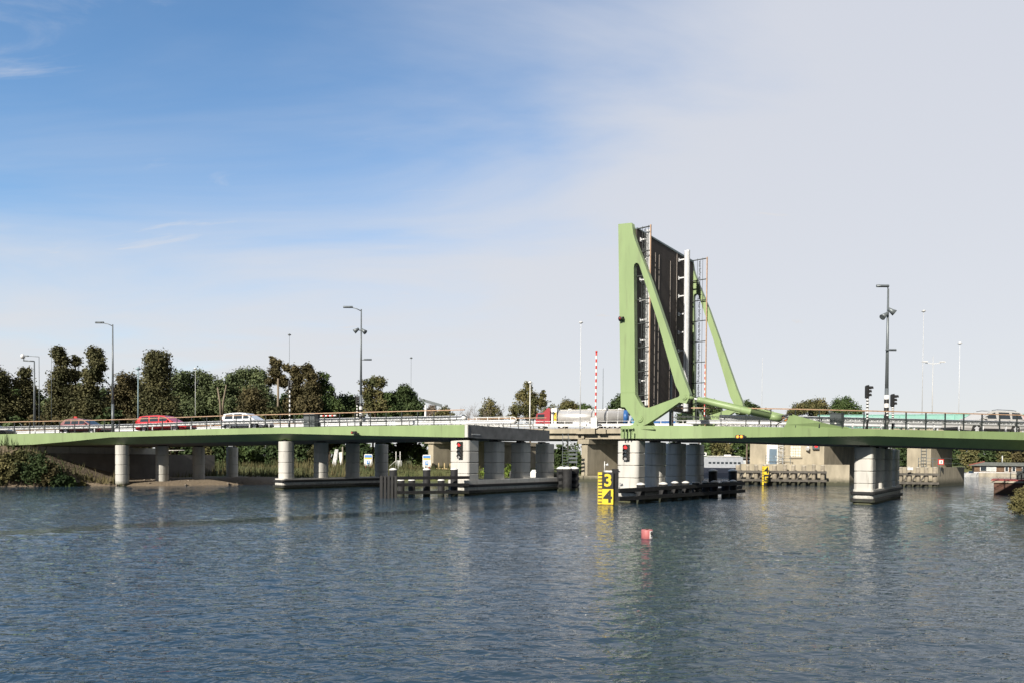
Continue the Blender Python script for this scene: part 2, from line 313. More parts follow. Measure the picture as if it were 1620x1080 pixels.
# ------------------------------------------------------------------ ground: one sheet to the horizon, sunk under the canal
CANAL = [(-75, -60), (-75, 46), (-60, 54), (-46, 60), (-40, 62.5), (-33, 64.5), (-26, 69), (-22, 75), (-17, 84), (-4, 86), (1, 92), (5, 101), (10, 112), (22, 132), (44, 158), (110, 168), (260, 175), (260, 78), (60, 66), (44, 54), (32, 40), (27.5, 35), (27, 20), (27, -60)]
def ground():
    def axis(lo, hi, st, far):
        a = list(np.arange(lo, hi + .01, st)); s = st
        x = hi
        while x < far: s *= 1.35; x += s; a.append(x)
        x = lo; s = st
        while x > -far: s *= 1.35; x -= s; a.insert(0, x)
        return np.array(a)
    xs = axis(-80, 130, 1.1, 4000); ys = axis(28, 180, 1.1, 4000); ys = ys[ys > -80]
    X, Y = np.meshgrid(xs, ys); P = np.array(CANAL, float); n = len(P)
    dist = np.full(X.shape, 1e9); ins = np.zeros(X.shape, bool)
    for i in range(n):
        x0, y0 = P[i]; x1, y1 = P[(i + 1) % n]; dx, dy = x1 - x0, y1 - y0
        tt = np.clip(((X - x0) * dx + (Y - y0) * dy) / (dx * dx + dy * dy), 0, 1)
        dist = np.minimum(dist, np.hypot(X - x0 - tt * dx, Y - y0 - tt * dy))
        c = ((y0 > Y) != (y1 > Y)) & (X < (x1 - x0) * (Y - y0) / (y1 - y0 + 1e-9) + x0); ins ^= c
    nz = sum(np.sin(X * a + Y * b + c) * w for a, b, c, w in ((.31, .22, 1, .12), (.8, -.6, 2, .07), (1.9, 1.3, .5, .05), (-1.1, 2.3, 4, .04), (.09, .13, 0, .2)))
    emb = np.clip(3.9 - np.clip(X + 46.5, 0, None) * .46, .55, 3.9) * np.clip((84 - Y) / 6, 0, 1) + 1.5 * (1 - np.clip((84 - Y) / 6, 0, 1))
    emb = np.where(X < -8, emb, 1.4)
    emb = np.where(X > 20, 1.3, emb)
    land = np.minimum(emb + nz * .5, dist * (.42 + .5 * np.clip((-38 - X) / 5, 0, 1)) + .03)
    rise = np.clip((np.hypot(X, Y) - 250) / 600, 0, 1) * 2
    Zz = np.where(ins, -np.minimum(2.2, dist * .5) - .05, np.maximum(land + nz * .12, .02) + rise)
    ny, nx = X.shape
    vs = np.stack([X, Y, Zz], -1).reshape(-1, 3)
    idx = np.arange(ny * nx).reshape(ny, nx)
    fs = np.stack([idx[:-1, :-1], idx[:-1, 1:], idx[1:, 1:], idx[1:, :-1]], -1).reshape(-1, 4)
    me = bpy.data.meshes.new('ground'); me.from_pydata(vs.tolist(), [], fs.tolist()); me.polygons.foreach_set('use_smooth', [True] * len(fs))
    m = bpy.data.materials.new('bank_soil'); m.use_nodes = True; t = m.node_tree; b = t.nodes['Principled BSDF']; b.inputs['Roughness'].default_value = .95
    g = nn(t, 'ShaderNodeNewGeometry')
    n1 = nn(t, 'ShaderNodeTexNoise'); n1.inputs['Scale'].default_value = .5; n1.inputs['Detail'].default_value = 8; t.links.new(g.outputs['Position'], n1.inputs['Vector'])
    n2 = nn(t, 'ShaderNodeTexNoise'); n2.inputs['Scale'].default_value = 5; n2.inputs['Detail'].default_value = 8; t.links.new(g.outputs['Position'], n2.inputs['Vector'])
    s = nn(t, 'ShaderNodeSeparateXYZ'); t.links.new(g.outputs['Position'], s.inputs[0])
    sand = nn(t, 'ShaderNodeMix', data_type='RGBA'); sand.inputs[6].default_value = (.10, .075, .05, 1); sand.inputs[7].default_value = (.27, .215, .15, 1); t.links.new(n2.outputs[0], sand.inputs[0])
    gr = nn(t, 'ShaderNodeMix', data_type='RGBA'); gr.inputs[6].default_value = (.045, .075, .018, 1); gr.inputs[7].default_value = (.17, .16, .06, 1); t.links.new(n2.outputs[0], gr.inputs[0])
    # sandy building ground near the left abutment, grass elsewhere
    f = mth(t, 'ADD', mth(t, 'MULTIPLY', mth(t, 'SUBTRACT', s.outputs['Y'], 73.0), .35), mth(t, 'MULTIPLY', mth(t, 'SUBTRACT', n1.outputs[0], .5), 4))
    fc = mth(t, 'MAXIMUM', f, mth(t, 'MULTIPLY', mth(t, 'SUBTRACT', s.outputs['X'], 0.0), 1.0)); fc = mth(t, 'MINIMUM', mth(t, 'MAXIMUM', fc, 0), 1)
    mx = nn(t, 'ShaderNodeMix', data_type='RGBA'); t.links.new(fc, mx.inputs[0]); t.links.new(sand.outputs[2], mx.inputs[6]); t.links.new(gr.outputs[2], mx.inputs[7]); t.links.new(mx.outputs[2], b.inputs['Base Color'])
    bp = nn(t, 'ShaderNodeBump'); bp.inputs['Strength'].default_value = .7; bp.inputs['Distance'].default_value = .12; t.links.new(n2.outputs[0], bp.inputs['Height']); t.links.new(bp.outputs[0], b.inputs['Normal'])
    me.materials.append(m); o = bpy.data.objects.new('ground', me); COL.objects.link(o); tag(o, None, None, kind='structure')
    global GX, GY, GZ; GX, GY, GZ = xs, ys, Zz
ground()
def gh(x, y):
    i = min(max(np.searchsorted(GX, x) - 1, 0), len(GX) - 2); j = min(max(np.searchsorted(GY, y) - 1, 0), len(GY) - 2)
    return float(max(GZ[j, i], GZ[j + 1, i + 1]) + GZ[j, i]) / 2

# ------------------------------------------------------------------ the new green bridge
# plan and levels of the near deck edge (px, distance, top, fascia bottom, lower plate bottom)
LST = [(-260, 64.2, 693, 711, 712), (-120, 64.1, 689.5, 708, 709), (0, 63.8, 686, 704, 705), (50, 63.6, 685, 702.6, 704), (110, 63.2, 684, 697.5, 703.2), (175, 62.7, 682.6, 690.9, 702), (193, 62.5, 682.2, 690.6, 701.6), (262, 61.6, 679.9, 688.8, 700.3), (340, 60.6, 677.5, 687.2, 698.2),
       (400, 59.6, 676.2, 685.8, 697), (452, 58.6, 675.2, 685.0, 695.6), (520, 57.1, 674, 686.7, 694.5), (600, 55.3, 672.8, 688.6, 693.2), (680, 53.3, 671.6, 690.2, 692), (735, 51.8, 671, 691.2, 692)]
RST = [(982, 45.0, 672.5, 692.6, 693.4), (1009, 44.45, 672.4, 692.8, 693.6), (1060, 43.5, 672.6, 693, 694.4), (1110, 42.8, 673, 692.4, 696), (1160, 42.35, 673.7, 691.4, 698), (1240, 42.1, 675, 690.3, 700.5), (1310, 42.2, 676.5, 689.6, 702), (1384, 42.7, 678, 689, 703.5), (1440, 43.2, 679.2, 690.4, 705), (1500, 43.9, 680.4, 692.1, 707), (1560, 44.7, 681.6, 693.6, 709), (1620, 45.6, 682.8, 695.2, 711), (1700, 47, 684.6, 697, 713), (1800, 49, 687, 699, 714)]
WD = 11.3; INS = 1.25
def deck_pts(st):
    out = []
    for px, Y, t_, f_, p_ in st:
        a = at(px, t_, Y); b = Vector((a.x, a.y, zat(px, f_, Y))); zc_ = min(zat(px, p_, Y + INS * .8), b.z - .03)
        out.append((a, b.z, zc_))
    return out
LP = deck_pts(LST); RP = deck_pts(RST)
def sw(pts, prof):
    """prof(a, zb, zc) -> ring of points"""
    return [prof(*p) for p in pts]
def make_deck(pts, name, label, flip):
    loc = pts[len(pts) // 2][0]; th = thing(name, label, 'bridge deck', (loc.x, loc.y, 0))
    o = lambda a, b, z: Vector((a.x + T.x * b, a.y + T.y * b, z))
    MB().rings(sw(pts, lambda a, b, c: [o(a, 0, a.z), o(a, 0, b), o(a, .14, b), o(a, .14, a.z)])).build('fascia', green, th)
    for k in range(2, len(pts) - 1, 2):
        a_, b_ = pts[k][0], pts[k][1]; e_ = (pts[k + 1][0] - a_); e_.z = 0; e_.normalize()
        MB().prism([o(a_, -.006, a_.z - .03), o(a_, -.006, b_ + .03), o(a_, -.006, b_ + .03) + e_ * .03, o(a_, -.006, a_.z - .03) + e_ * .03], T * .012).build('weld_seam', green, th)
    MB().rings(sw(pts, lambda a, b, c: [o(a, .01, b - .003), o(a, INS, c), o(a, INS + .12, c + .04), o(a, .13, b + .06)])).build('lower_plate', green, th)
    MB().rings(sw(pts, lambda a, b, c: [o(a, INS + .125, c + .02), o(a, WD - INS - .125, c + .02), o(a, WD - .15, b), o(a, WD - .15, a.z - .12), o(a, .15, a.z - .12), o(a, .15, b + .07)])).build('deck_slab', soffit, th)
    MB().rings(sw(pts, lambda a, b, c: [o(a, WD, a.z), o(a, WD - .14, a.z), o(a, WD - .14, b), o(a, WD, b)])).build('fascia', green, th)
    MB().rings(sw(pts, lambda a, b, c: [o(a, WD - .01, b - .003), o(a, WD - .13, b + .06), o(a, WD - INS - .12, c + .04), o(a, WD - INS, c)])).build('lower_plate', green, th)
    for b0, b1, nm, m_, dz in ((.15, .8, 'kerb_strip', pave, 0.0), (.804, 7.38, 'roadway', asph, -.06), (7.384, WD - .15, 'cycle_path', pave, 0.0)):
        MB().rings(sw(pts, lambda a, b, c: [o(a, b0, a.z + dz - .004), o(a, b0, a.z - .115), o(a, b1, a.z - .115), o(a, b1, a.z + dz - .004)])).build(nm, m_, th)
    # white edge line and centre dashes
    for bb in (1.1, 7.0): MB().rings(sw(pts, lambda a, b, c: [o(a, bb, a.z - .058), o(a, bb, a.z - .0635), o(a, bb + .12, a.z - .0635), o(a, bb + .12, a.z - .058)])).build('edge_marking', white, th)
    P_ = resample([p[0] for p in pts], 1.5)
    for i in range(0, len(P_) - 2, 3): MB().rings([[o(q, 4.02, q.z - .058), o(q, 4.02, q.z - .0635), o(q, 4.14, q.z - .0635), o(q, 4.14, q.z - .058)] for q in P_[i:i + 2]]).build('centre_marking', white, th)
    return th
def resample(pts, step, start=0.0):
    out = []; acc = start; need = 0.0; L_ = 0
    cum = [0]
    for i in range(1, len(pts)): cum.append(cum[-1] + (pts[i] - pts[i - 1]).length)
    s = start
    while s <= cum[-1] + 1e-6:
        i = max(1, next((k for k in range(1, len(cum)) if cum[k] >= s - 1e-9), len(cum) - 1))
        f = (s - cum[i - 1]) / (cum[i] - cum[i - 1]); out.append(pts[i - 1].lerp(pts[i], f)); s += step
    return out
def cutpx(st, pts, px0, px1):
    """polyline of the near edge between two picture columns"""
    res = []
    def ip(px):
        for i in range(len(st) - 1):
            if st[i][0] <= px <= st[i + 1][0]:
                f = (px - st[i][0]) / (st[i + 1][0] - st[i][0]); f2 = f * st[i][1] / (st[i + 1][1] + (st[i][1] - st[i + 1][1]) * f) if 0 else f
                return pts[i][0].lerp(pts[i + 1][0], f)
    res.append(ip(px0)); res += [pts[i][0].copy() for i in range(len(st)) if px0 < st[i][0] < px1]; res.append(ip(px1)); return res
dl = make_deck(LP, 'bridge_deck', 'fixed left span of the green road bridge, from the sandy bank to the gap', False)
dr = make_deck(RP, 'bridge_deck', 'fixed right span of the green road bridge, running off at the right', True)
# end faces of the left span
def endface():
    a, b, c = LP[-1]; o = lambda bb, z, s=0: Vector((a.x + T.x * bb + U.x * s, a.y + T.y * bb + U.y * s, z))
    MB().prism([o(.14, a.z - .01), o(.14, b), o(INS, c), o(WD - INS, c), o(WD - .14, b), o(WD - .14, a.z - .01)], U * .28, U * .01).build('end_beam', endgrey, dl)
    MB().prism([o(.0, a.z), o(.0, b + .02), o(.13, b + .02), o(.13, a.z)], U * .30, U * .01).build('end_post', conc, dl, 'cream corner strip at the end of the span')
    MB().box((0, 0, 0), (.02, 1.0, .07), frame(o(1.0, b + .25, .30), U, T, Z)).build('step_plate', steel_g, dl)
    for k in range(4): MB().box((0, 0, 0), (.5, .5, .16), frame(o(1.2 + 3.2 * k, c - .1, -.3), U, T, Z)).build('bearing', black, dl)
    # notch with stiffeners at the pivot end of the right span
    a, b, c = RP[0]
    mb = MB()
    for px in (984.5, 989.5, 995, 1001.5): q = at(px, 684, 44.6 - (px - 984) * .018); mb.box((q.x - T.x * .05, q.y - T.y * .05, (a.z + b) / 2 - .06), (.05, .08, .62 if px < 1000 else .3))
    mb.build('stiffener', green, dr)
    q0, q1 = at(983, 677.5, 44.93), at(1003.5, 677, 44.5)
    MB().bar(q0 - T * .08, q1 - T * .08, .16, .07).build('bearing_ledge', green, dr)
    mb = MB()
    for k in range(4):
        p = q0.lerp(q1, .12 + k * .25); mb.box(p - T * .09 - Z * .05, (.16, .14, .05))
    mb.build('bolt_row', black, dr)
endface()

# railings and guard rails
LET = text_mesh('waarderbrug', .27, .012, .004); LET.materials.clear(); LET.materials.append(steel_d)
def railing(path, label, side, cap_end=True, group=None):
    """path: deck edge points at the foot of the railing"""
    p0 = path[0]; th = thing('bridge_railing', label, 'railing', (p0.x, p0.y, p0.z))
    up = lambda q, h: Vector((q.x, q.y, q.z + h))
    P_ = resample(path, 1.5)
    MB().rings([[up(q, 1.10) + T * -.045, up(q, 1.10) + T * .045, up(q, 1.165) + T * .045, up(q, 1.165) + T * -.045] for q in path]).build('handrail', wood, th)
    for hh in (.36,):
        MB().rings([[up(q, hh) + T * -.012, up(q, hh) + T * .012, up(q, hh + .03) + T * .012, up(q, hh + .03) + T * -.012] for q in path]).build('rail', steel_d, th)
    pm = MB().box((0, 0, .55), (.042, .08, 1.10)).build('post', steel_d, th, world=False); pm.location = (0, 0, 0); 
    first = True
    for i, q in enumerate(P_):
        if i >= 98: break
        if i == 0: o = pm
        else: o = pm.copy(); COL.objects.link(o)
        o.location = q - p0; nx = P_[min(i + 1, len(P_) - 1)]; 
        if i < len(P_) - 1:
            d = nx - q; a_ = math.atan2(d.y, d.x); o.rotation_euler = (0, 0, a_)
            l = bpy.data.objects.new('lettering', LET); COL.objects.link(l); l.parent = th
            mid = (q + nx) / 2 - p0; l.location = (mid.x, mid.y, mid.z + .575); l.rotation_euler = (R(90), 0, a_)
    return th
def guardrail(path, label, endcap):
    p0 = path[0]; th = thing('guard_rail', label, 'guard rail', (p0.x, p0.y, p0.z)); up = lambda q, h: Vector((q.x, q.y, q.z + h))
    prof = [(-.03, .44), (-.09, .50), (-.03, .575), (-.03, .615), (-.09, .69), (-.03, .76), (.0, .76), (.0, .44)]
    MB().rings([[up(q, h) + T * d for d, h in prof] for q in path]).build('beam', steel_g, th)
    pm = MB().box((0, 0, .31), (.08, .06, .70)).box((0, -.0, .6), (.05, .1, .1)).build('post', steel_g, th, world=False); pm.location = (0, 0, 0)
    for i, q in enumerate(resample(path, 2.0, .4)):
        o = pm if i == 0 else pm.copy()
        if i: COL.objects.link(o)
        o.location = q - p0 + T * .05
    if endcap is not None:
        e = path[endcap]; MB().tube([up(e, .42), up(e, .78)], .22, 14).build('end_drum', white, th)
    return th
def offs(path, b, dz=0): return [p + T * b + Z * dz for p in path]
railing(offs(cutpx(LST, LP, -200, 734), .08), 'long near railing with brown handrail on the left green span', 1)
railing(offs(cutpx(LST, LP, -200, 734), WD - .1), 'railing on the far edge of the left span, behind the guard rails', 1)
railing(offs(cutpx(RST, RP, 1062, 1790), .08), 'near railing with brown handrail on the right green span', 1)
railing(offs(cutpx(RST, RP, 1010, 1790), WD - .1), 'railing on the far edge of the right span, beyond the roadway', 1)
guardrail(offs(cutpx(LST, LP, -200, 722), .95), 'near galvanised guard rail beside the lane of the red cars', -1)
guardrail(offs(cutpx(LST, LP, -200, 722), 7.3), 'far galvanised guard rail of the left span, ending in a drum at the gap', -1)
guardrail(offs(cutpx(RST, RP, 1130, 1790), .95), 'near galvanised guard rail in front of the silver estate car', None)
guardrail(offs(cutpx(RST, RP, 1016, 1790), 7.3), 'far galvanised guard rail of the right span behind the raised leaf', None)
# white bow-ended hand rail at the gap
def bow():
    e = LP[-1][0]; d = (LP[-1][0] - LP[-4][0]); d.z = 0; d.normalize(); b0 = e + T * 7.9
    a = at(742, 660, (e + T * 9).y)
    p = [b0 - d * 5 + Z * 1.05, b0 - d * 1.2 + Z * 1.05, b0 - d * .95 + Z * .98, b0 - d * .85 + Z * .8, b0 - d * .95 + Z * .62, b0 - d * 1.2 + Z * .55, b0 - d * 5 + Z * .55]
    th = thing('bow_rail', 'white bow-ended tubular rail at the open end of the left span', 'rail', b0 - d * 3)
    MB().tube(p, .035, 8).build('tube', white, th)
    for k in range(4): MB().tube([b0 - d * (1.4 + k * 1.1), b0 - d * (1.4 + k * 1.1) + Z * 1.04], .03, 6).build('post', white, th)
bow()

# ---------------- piers of the green bridge
def rrect(wu, wt, r, n=4):
    out = []
    for cx_, cy_, a0 in ((wu / 2 - r, wt / 2 - r, 0), (-wu / 2 + r, wt / 2 - r, 90), (-wu / 2 + r, -wt / 2 + r, 180), (wu / 2 - r, -wt / 2 + r, 270)):
        for k in range(n + 1): a = R(a0 + 90 * k / n); out.append((cx_ + r * math.cos(a), cy_ + r * math.sin(a)))
    return out
def column(c, wu, wt, r, z0, z1, seg, th):
    """drum column of precast rings with open joints"""
    F = lambda p, z, k=1: Vector((c.x + (U.x * p[0] + T.x * p[1]) * k, c.y + (U.y * p[0] + T.y * p[1]) * k, z))
    pr = rrect(wu, wt, r, 6); rings = []; z = z1; n = 0
    zz = [z1]
    while zz[-1] - seg > z0 + .3: zz.append(zz[-1] - seg)
    zz.append(z0)
    for i in range(len(zz) - 1):
        t_, b_ = zz[i], zz[i + 1]
        rings += [[F(p, t_ - .016, .90) for p in pr], [F(p, t_ - .03, .99) for p in pr], [F(p, t_ - .06, 1) for p in pr], [F(p, b_ + .05, 1) for p in pr], [F(p, b_ + .03, .99) for p in pr], [F(p, b_ + .016, .90) for p in pr]]
    rings.reverse()
    mb = MB().rings(rings); 
    return mb.build('column', conc, th)
def pier(c0, label, wu, wt, r, z0, ztops, seg, plinth=None, n=4, first=None, sp=3.7, lab=None):
    th = thing('bridge_pier', label, 'pier', (c0.x, c0.y, 0))
    for k in range(n):
        c = c0 + T * (sp * k); a = first if (k == 0 and first) else (wu, wt, r)
        column(c, a[0], a[1], a[2], z0 if not callable(z0) else z0(c), ztops, seg, th)
        MB().box((0, 0, ztops + .04), (.6, .6, .10), frame((c.x, c.y, 0), U, T, Z)).build('bearing', black, th)
    if plinth:
        pu, t0, t1, zt = plinth; F = frame((c0.x, c0.y, 0), U, T, Z)
        def ring(pu_, e, z): return [F @ Vector((p[0], p[1] + (t0 + t1) / 2, z)) for p in rrect(pu_ + e * 2, (t1 - t0) + e * 2, .25, 3)]
        MB().rings([ring(pu, 0, -1.5), ring(pu, 0, zt)]).build('plinth', conc, th)
        for zb, zh in ((.62, .2), (.12, .24)):
            MB().rings([ring(pu, .10, zb), ring(pu, .14, zb + .03), ring(pu, .14, zb + zh - .03), ring(pu, .10, zb + zh)]).build('fender_band', tarw, th)
    return th
def deckz(st, pts, px):
    for i in range(len(st) - 1):
        if st[i][0] <= px <= st[i + 1][0]: f = (px - st[i][0]) / (st[i + 1][0] - st[i][0]); return pts[i][2] * (1 - f) + pts[i + 1][2] * f
c = at(193.5, 730, 64.0); pier(c, 'pier of four round columns standing on the sandy left bank', 1.12, 1.12, .5, -.3, deckz(LST, LP, 193) - .08, .93)
c = at(453, 730, 60.0); pier(c, 'pier of four columns on a banded plinth under the middle of the left span', 1.2, 1.2, .45, .9, deckz(LST, LP, 452) - .08, .93, (1.3, -.8, 12.3, .93))
cl_ = at(735, 730, 53.0); pier(cl_, 'pier of four grey columns at the open end of the left span', 1.35, 1.35, .28, 1.1, deckz(LST, LP, 734) - .15, .86, (1.95, -.95, 12.3, 1.14), first=(1.9, 1.35, .2))
cr_ = at(999, 730, 45.5); pier(cr_, 'pier of four columns under the pivot of the raised leaf', 1.35, 1.35, .4, .9, deckz(RST, RP, 1000) - .1, .82, (1.7, -.8, 12.3, .95), first=(1.55, 1.35, .3), sp=3.6)
c = at(1368.5, 730, 45.0); pier(c, 'rightmost pier, bright face with a dark side above two black bands', 1.12, 1.3, .22, .9, deckz(RST, RP, 1384) - .08, .80, (1.22, -.72, 11.9, .95), sp=3.6)

# abutment at the left bank
def abut():
    a = at(22, 720, 64.6); b = at(47, 720, 64.2)
    th = thing('abutment', 'pale concrete abutment on the slope under the left end of the span', 'abutment', (b.x, b.y, 0))
    d = (b - a); d.z = 0; d.normalize(); z1 = LP[3][2] - .05
    MB().prism([Vector((b.x, b.y, 1.2)), Vector((b.x, b.y, z1)), Vector((a.x - 3, a.y + .3, z1)), Vector((a.x - 3, a.y + .3, 1.2))], T * 12).build('bearing_wall', conc, th)
    q = b + T * 2.0 + U * .6
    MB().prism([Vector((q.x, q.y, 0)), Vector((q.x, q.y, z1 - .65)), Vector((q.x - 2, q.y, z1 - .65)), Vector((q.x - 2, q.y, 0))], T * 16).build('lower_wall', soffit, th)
    MB().tube([at(258, 712, 80), at(292, 711.5, 80)], .05, 6).build('coping', conc, th)
abut()

# ------------------------------------------------------------------ raised bascule leaf
PV = at(1013, 662, 44.4); PZ = PV.z
def onp(px, py, b=0.0):
    """picture point on the vertical plane of the near girder moved b along T -> (p, h)"""
    d = ray(px, py); o = Vector((0, 0, CAMZ)); q = PV + T * b
    k = (q - o).dot(T) / d.dot(T); w = o + d * k - q; return (w.dot(U), w.z)
def LW(p, h, b): return PV + U * p + T * b + Z * h
leaf = thing('bascule_leaf', 'raised green leaf of the lifting bridge with its dark road surface', 'bascule leaf', (PV.x, PV.y, PZ))
OUT = [(978, 354.8), (999.2, 352.6), (1000.4, 360), (1001.8, 370), (1004.5, 380), (1009, 392), (1015, 406.7), (1030, 445), (1051, 507), (1080, 593), (1089, 616), (1091, 622), (1090.7, 627), (1088, 633), (1085.4, 637.8), (1080, 636.6), (1074.4, 635.7), (1040, 659.5), (1024, 669.8), (1018, 672.3), (1012, 673), (1008, 671.2), (1005, 667.5), (1001.5, 661), (988.3, 643.4), (982, 643)]
INN = [(1002.6, 424), (1003.2, 419), (1005, 416.6), (1007.5, 416), (1009.8, 417.2), (1011.4, 420), (1017.5, 438), (1038.3, 501.7), (1068, 606.7), (1074.4, 620), (1075.2, 624), (1073.2, 627), (1050, 635.5), (1038, 640), (1029, 643.2), (1022, 644), (1017.5, 643.2), (1014.5, 640.5), (1010, 633), (1004.9, 623.3), (1004.3, 600), (1003.6, 516)]
def plate(outer, inner, b0, b1, name, m, parent):
    """plate with a hole: bridge the two outlines by nearest-angle triangulation through a curve object"""
    cu = bpy.data.curves.new('o', 'CURVE'); cu.dimensions = '2D'; cu.fill_mode = 'BOTH'; cu.extrude = abs(b1 - b0) / 2; cu.bevel_depth = .0
    for poly in ([outer] + ([inner] if inner else [])):
        sp = cu.splines.new('POLY'); sp.points.add(len(poly) - 1)
        for i, (x, y) in enumerate(poly): sp.points[i].co = (x, y, 0, 1)
        sp.use_cyclic_u = True
    o = bpy.data.objects.new('o', cu); COL.objects.link(o); dg = bpy.context.evaluated_depsgraph_get()
    me = bpy.data.meshes.new_from_object(o.evaluated_get(dg)); bpy.data.objects.remove(o); bpy.data.curves.remove(cu)
    me.transform(frame((PV + T * (b0 + b1) / 2), U, Z, U.cross(Z))); me.transform(Matrix.Translation(-parent_loc(parent))); me.materials.clear(); me.materials.append(m); me.name = name
    ob = bpy.data.objects.new(name, me); COL.objects.link(ob); ob.parent = parent; return ob
go = [onp(*p) for p in OUT]; gi = [onp(*p) for p in INN]
plate(go, gi, 0, .42, 'girder', green, leaf)
plate(go, gi, 10.05, 10.47, 'girder', green, leaf)
# flange seam plates on the girder
for b in (-.006, 10.044):
    for y in (640.5 - 20.5,): 
        a_, c_ = onp(982.6, y), onp(1004.5, y - .2); MB().bar(LW(a_[0] + .03, a_[1], b), LW(c_[0] - .03, c_[1], b), .012, .04).build('weld_seam', green, leaf)
def pin(px, py, r, b, nm='pivot_cap'):
    p, h = onp(px, py); c = LW(p, h, b)
    MB().tube([c, c - T * .07], [r, r * .97], 24).tube([c - T * .07, c - T * .10], [r * .6, r * .55], 18).build(nm, green, leaf)
pin(1013, 662, .21, 0); pin(1083.5, 627.3, .17, 0)
pin(1013, 662, .21, 10.05); pin(1083.5, 627.3, .17, 10.05)
# horn on the near girder
p_, h_ = onp(985.5, 505); q = LW(p_, h_, 0)
hn = thing('siren', 'small black siren fixed on the tall green girder', 'siren', q)
MB().tube([q, q - T * .16], .07, 8).build('bracket', black, hn)
MB().tube([q - T * .16 - U * .14, q - T * .20 + U * .02, q - T * .22 + U * .14], [.17, .10, .12], 12).build('horn', black, hn)
MB().tube([q - T * .30 - U * .12, q - T * .27], [.09, .09], 10).build('lamp', mat('dull_red', (.25, .05, .04), .4), hn)
# leaf deck
SP = -.60
def leafbox(p0, p1, h0, h1, b0, b1, nm, m_, par=None, skew=0.0):
    vs = [LW(p, h + (skew if (b == b1) else 0) * (1 if h == h1 else 0), b) for b in (b0, b1) for h in (h0, h1) for p in (p0, p1)]
    mb = MB().add(vs, [(0, 1, 3, 2), (4, 6, 7, 5), (0, 2, 6, 4), (1, 5, 7, 3), (0, 4, 5, 1), (2, 3, 7, 6)]); return mb.build(nm, m_, par or leaf)
HT = onp(1006, 362.5, .45)[1]; HF = onp(1098, 413, 9.8)[1]; HB = .95
def hb(b): return HT + (HF - HT) * (b - .45) / 9.35
leafbox(SP - .22, SP, HB, HT, .43, 10.04, 'road_surface', leafasph, skew=HF - HT)
leafbox(SP - .222, SP + .03, HT + .002, HT + .08, .43, 10.04, 'tip_plate', mat('blue_grey_steel', (.16, .22, .24), .5), skew=HF - HT)
for i in range(9): hh = 1.2 + i * 1.38; leafbox(SP - .75, SP - .224, hh, hh + .12, .43, 10.04, 'cross_beam', green)
for b in (2.4, 4.2, 6.1, 8.1): leafbox(SP - .95, SP - .76, HB, HT - .3, b, b + .2, 'stringer', green)
mat('strip_grey', (.24, .21, .19), .6)
for b in (3.25, 3.85, 5.75): leafbox(SP + .001, SP + .03, HB + .1, hb(b) - .9 + (0 if b > 3.3 else 0), b, b + .045, 'joint_strip', MATS['strip_grey'])
leafbox(SP + .001, SP + .035, HB + .1, hb(6.9) - .1, 6.86, 6.91, 'joint_strip', MATS['strip_grey'])
# leaf railings and guard rails (grow away from the road surface, along U)
def leaf_rail(b, p_w, h0, h1, letters=True):
    rp = bpy.data.objects.new('railing', None); COL.objects.link(rp); rp.parent = leaf
    leafbox(p_w, p_w + .07, h0, h1, b - .045, b + .045, 'handrail', wood, rp)
    for pp in (SP + .36, SP + .78): leafbox(pp, pp + .025, h0, h1, b - .01, b + .01, 'rail', steel_d, rp)
    n = int((h1 - h0) / 1.56) + 1; base = None
    for i in range(n):
        hh = h1 - .12 - i * 1.56; leafbox(SP, p_w, hh, hh + .055, b - .045, b + .045, 'post', steel_d, rp)
        if i < n - 1:
            l = bpy.data.objects.new('lettering', LET); COL.objects.link(l); l.parent = rp
            c = LW(SP + .575, hh - .76, b) - parent_loc(leaf)
            l.matrix_local = frame(c, -Z, U, (-Z).cross(U))
def leaf_guard(b, h0, h1, box=False):
    rp = bpy.data.objects.new('guard_rail', None); COL.objects.link(rp); rp.parent = leaf
    prof = [(.44, -.03), (.50, -.09), (.575, -.03), (.615, -.03), (.69, -.09), (.76, -.03), (.76, 0.02), (.44, 0.02)]
    MB().rings([[LW(SP + p, hh, b + d) for p, d in prof] for hh in (h0, h1)]).build('beam', steel_g, rp)
    if box: MB().rings([[LW(SP + p, hh, b + d) for p, d in ((.44, .03), (.78, .03), (.78, .20), (.44, .20))] for hh in (h0, h1 + .1)]).build('casing', steel_g, rp)
    n = int((h1 - h0) / 1.33) + 1
    for i in range(n):
        hh = h1 - .55 - i * 1.33
        if hh < h0: break
        MB().bar(LW(SP, hh, b + .03), LW(SP + .44, hh, b + .03), .07, .09).box((0, 0, 0), (.05, .2, .26), frame(LW(SP + .03, hh, b + .03), U, T, Z)).build('post', steel_g, rp)
HR = onp(1030, 355.5, .5); leaf_rail(.5, HR[0] - .05, .35, HR[1])
leaf_rail(9.9, SP + 1.10, -.1, hb(9.9) + .15)
leaf_guard(.95, HB, hb(.9) - .05); leaf_guard(7.25, HB, hb(7.2) + .05, True)
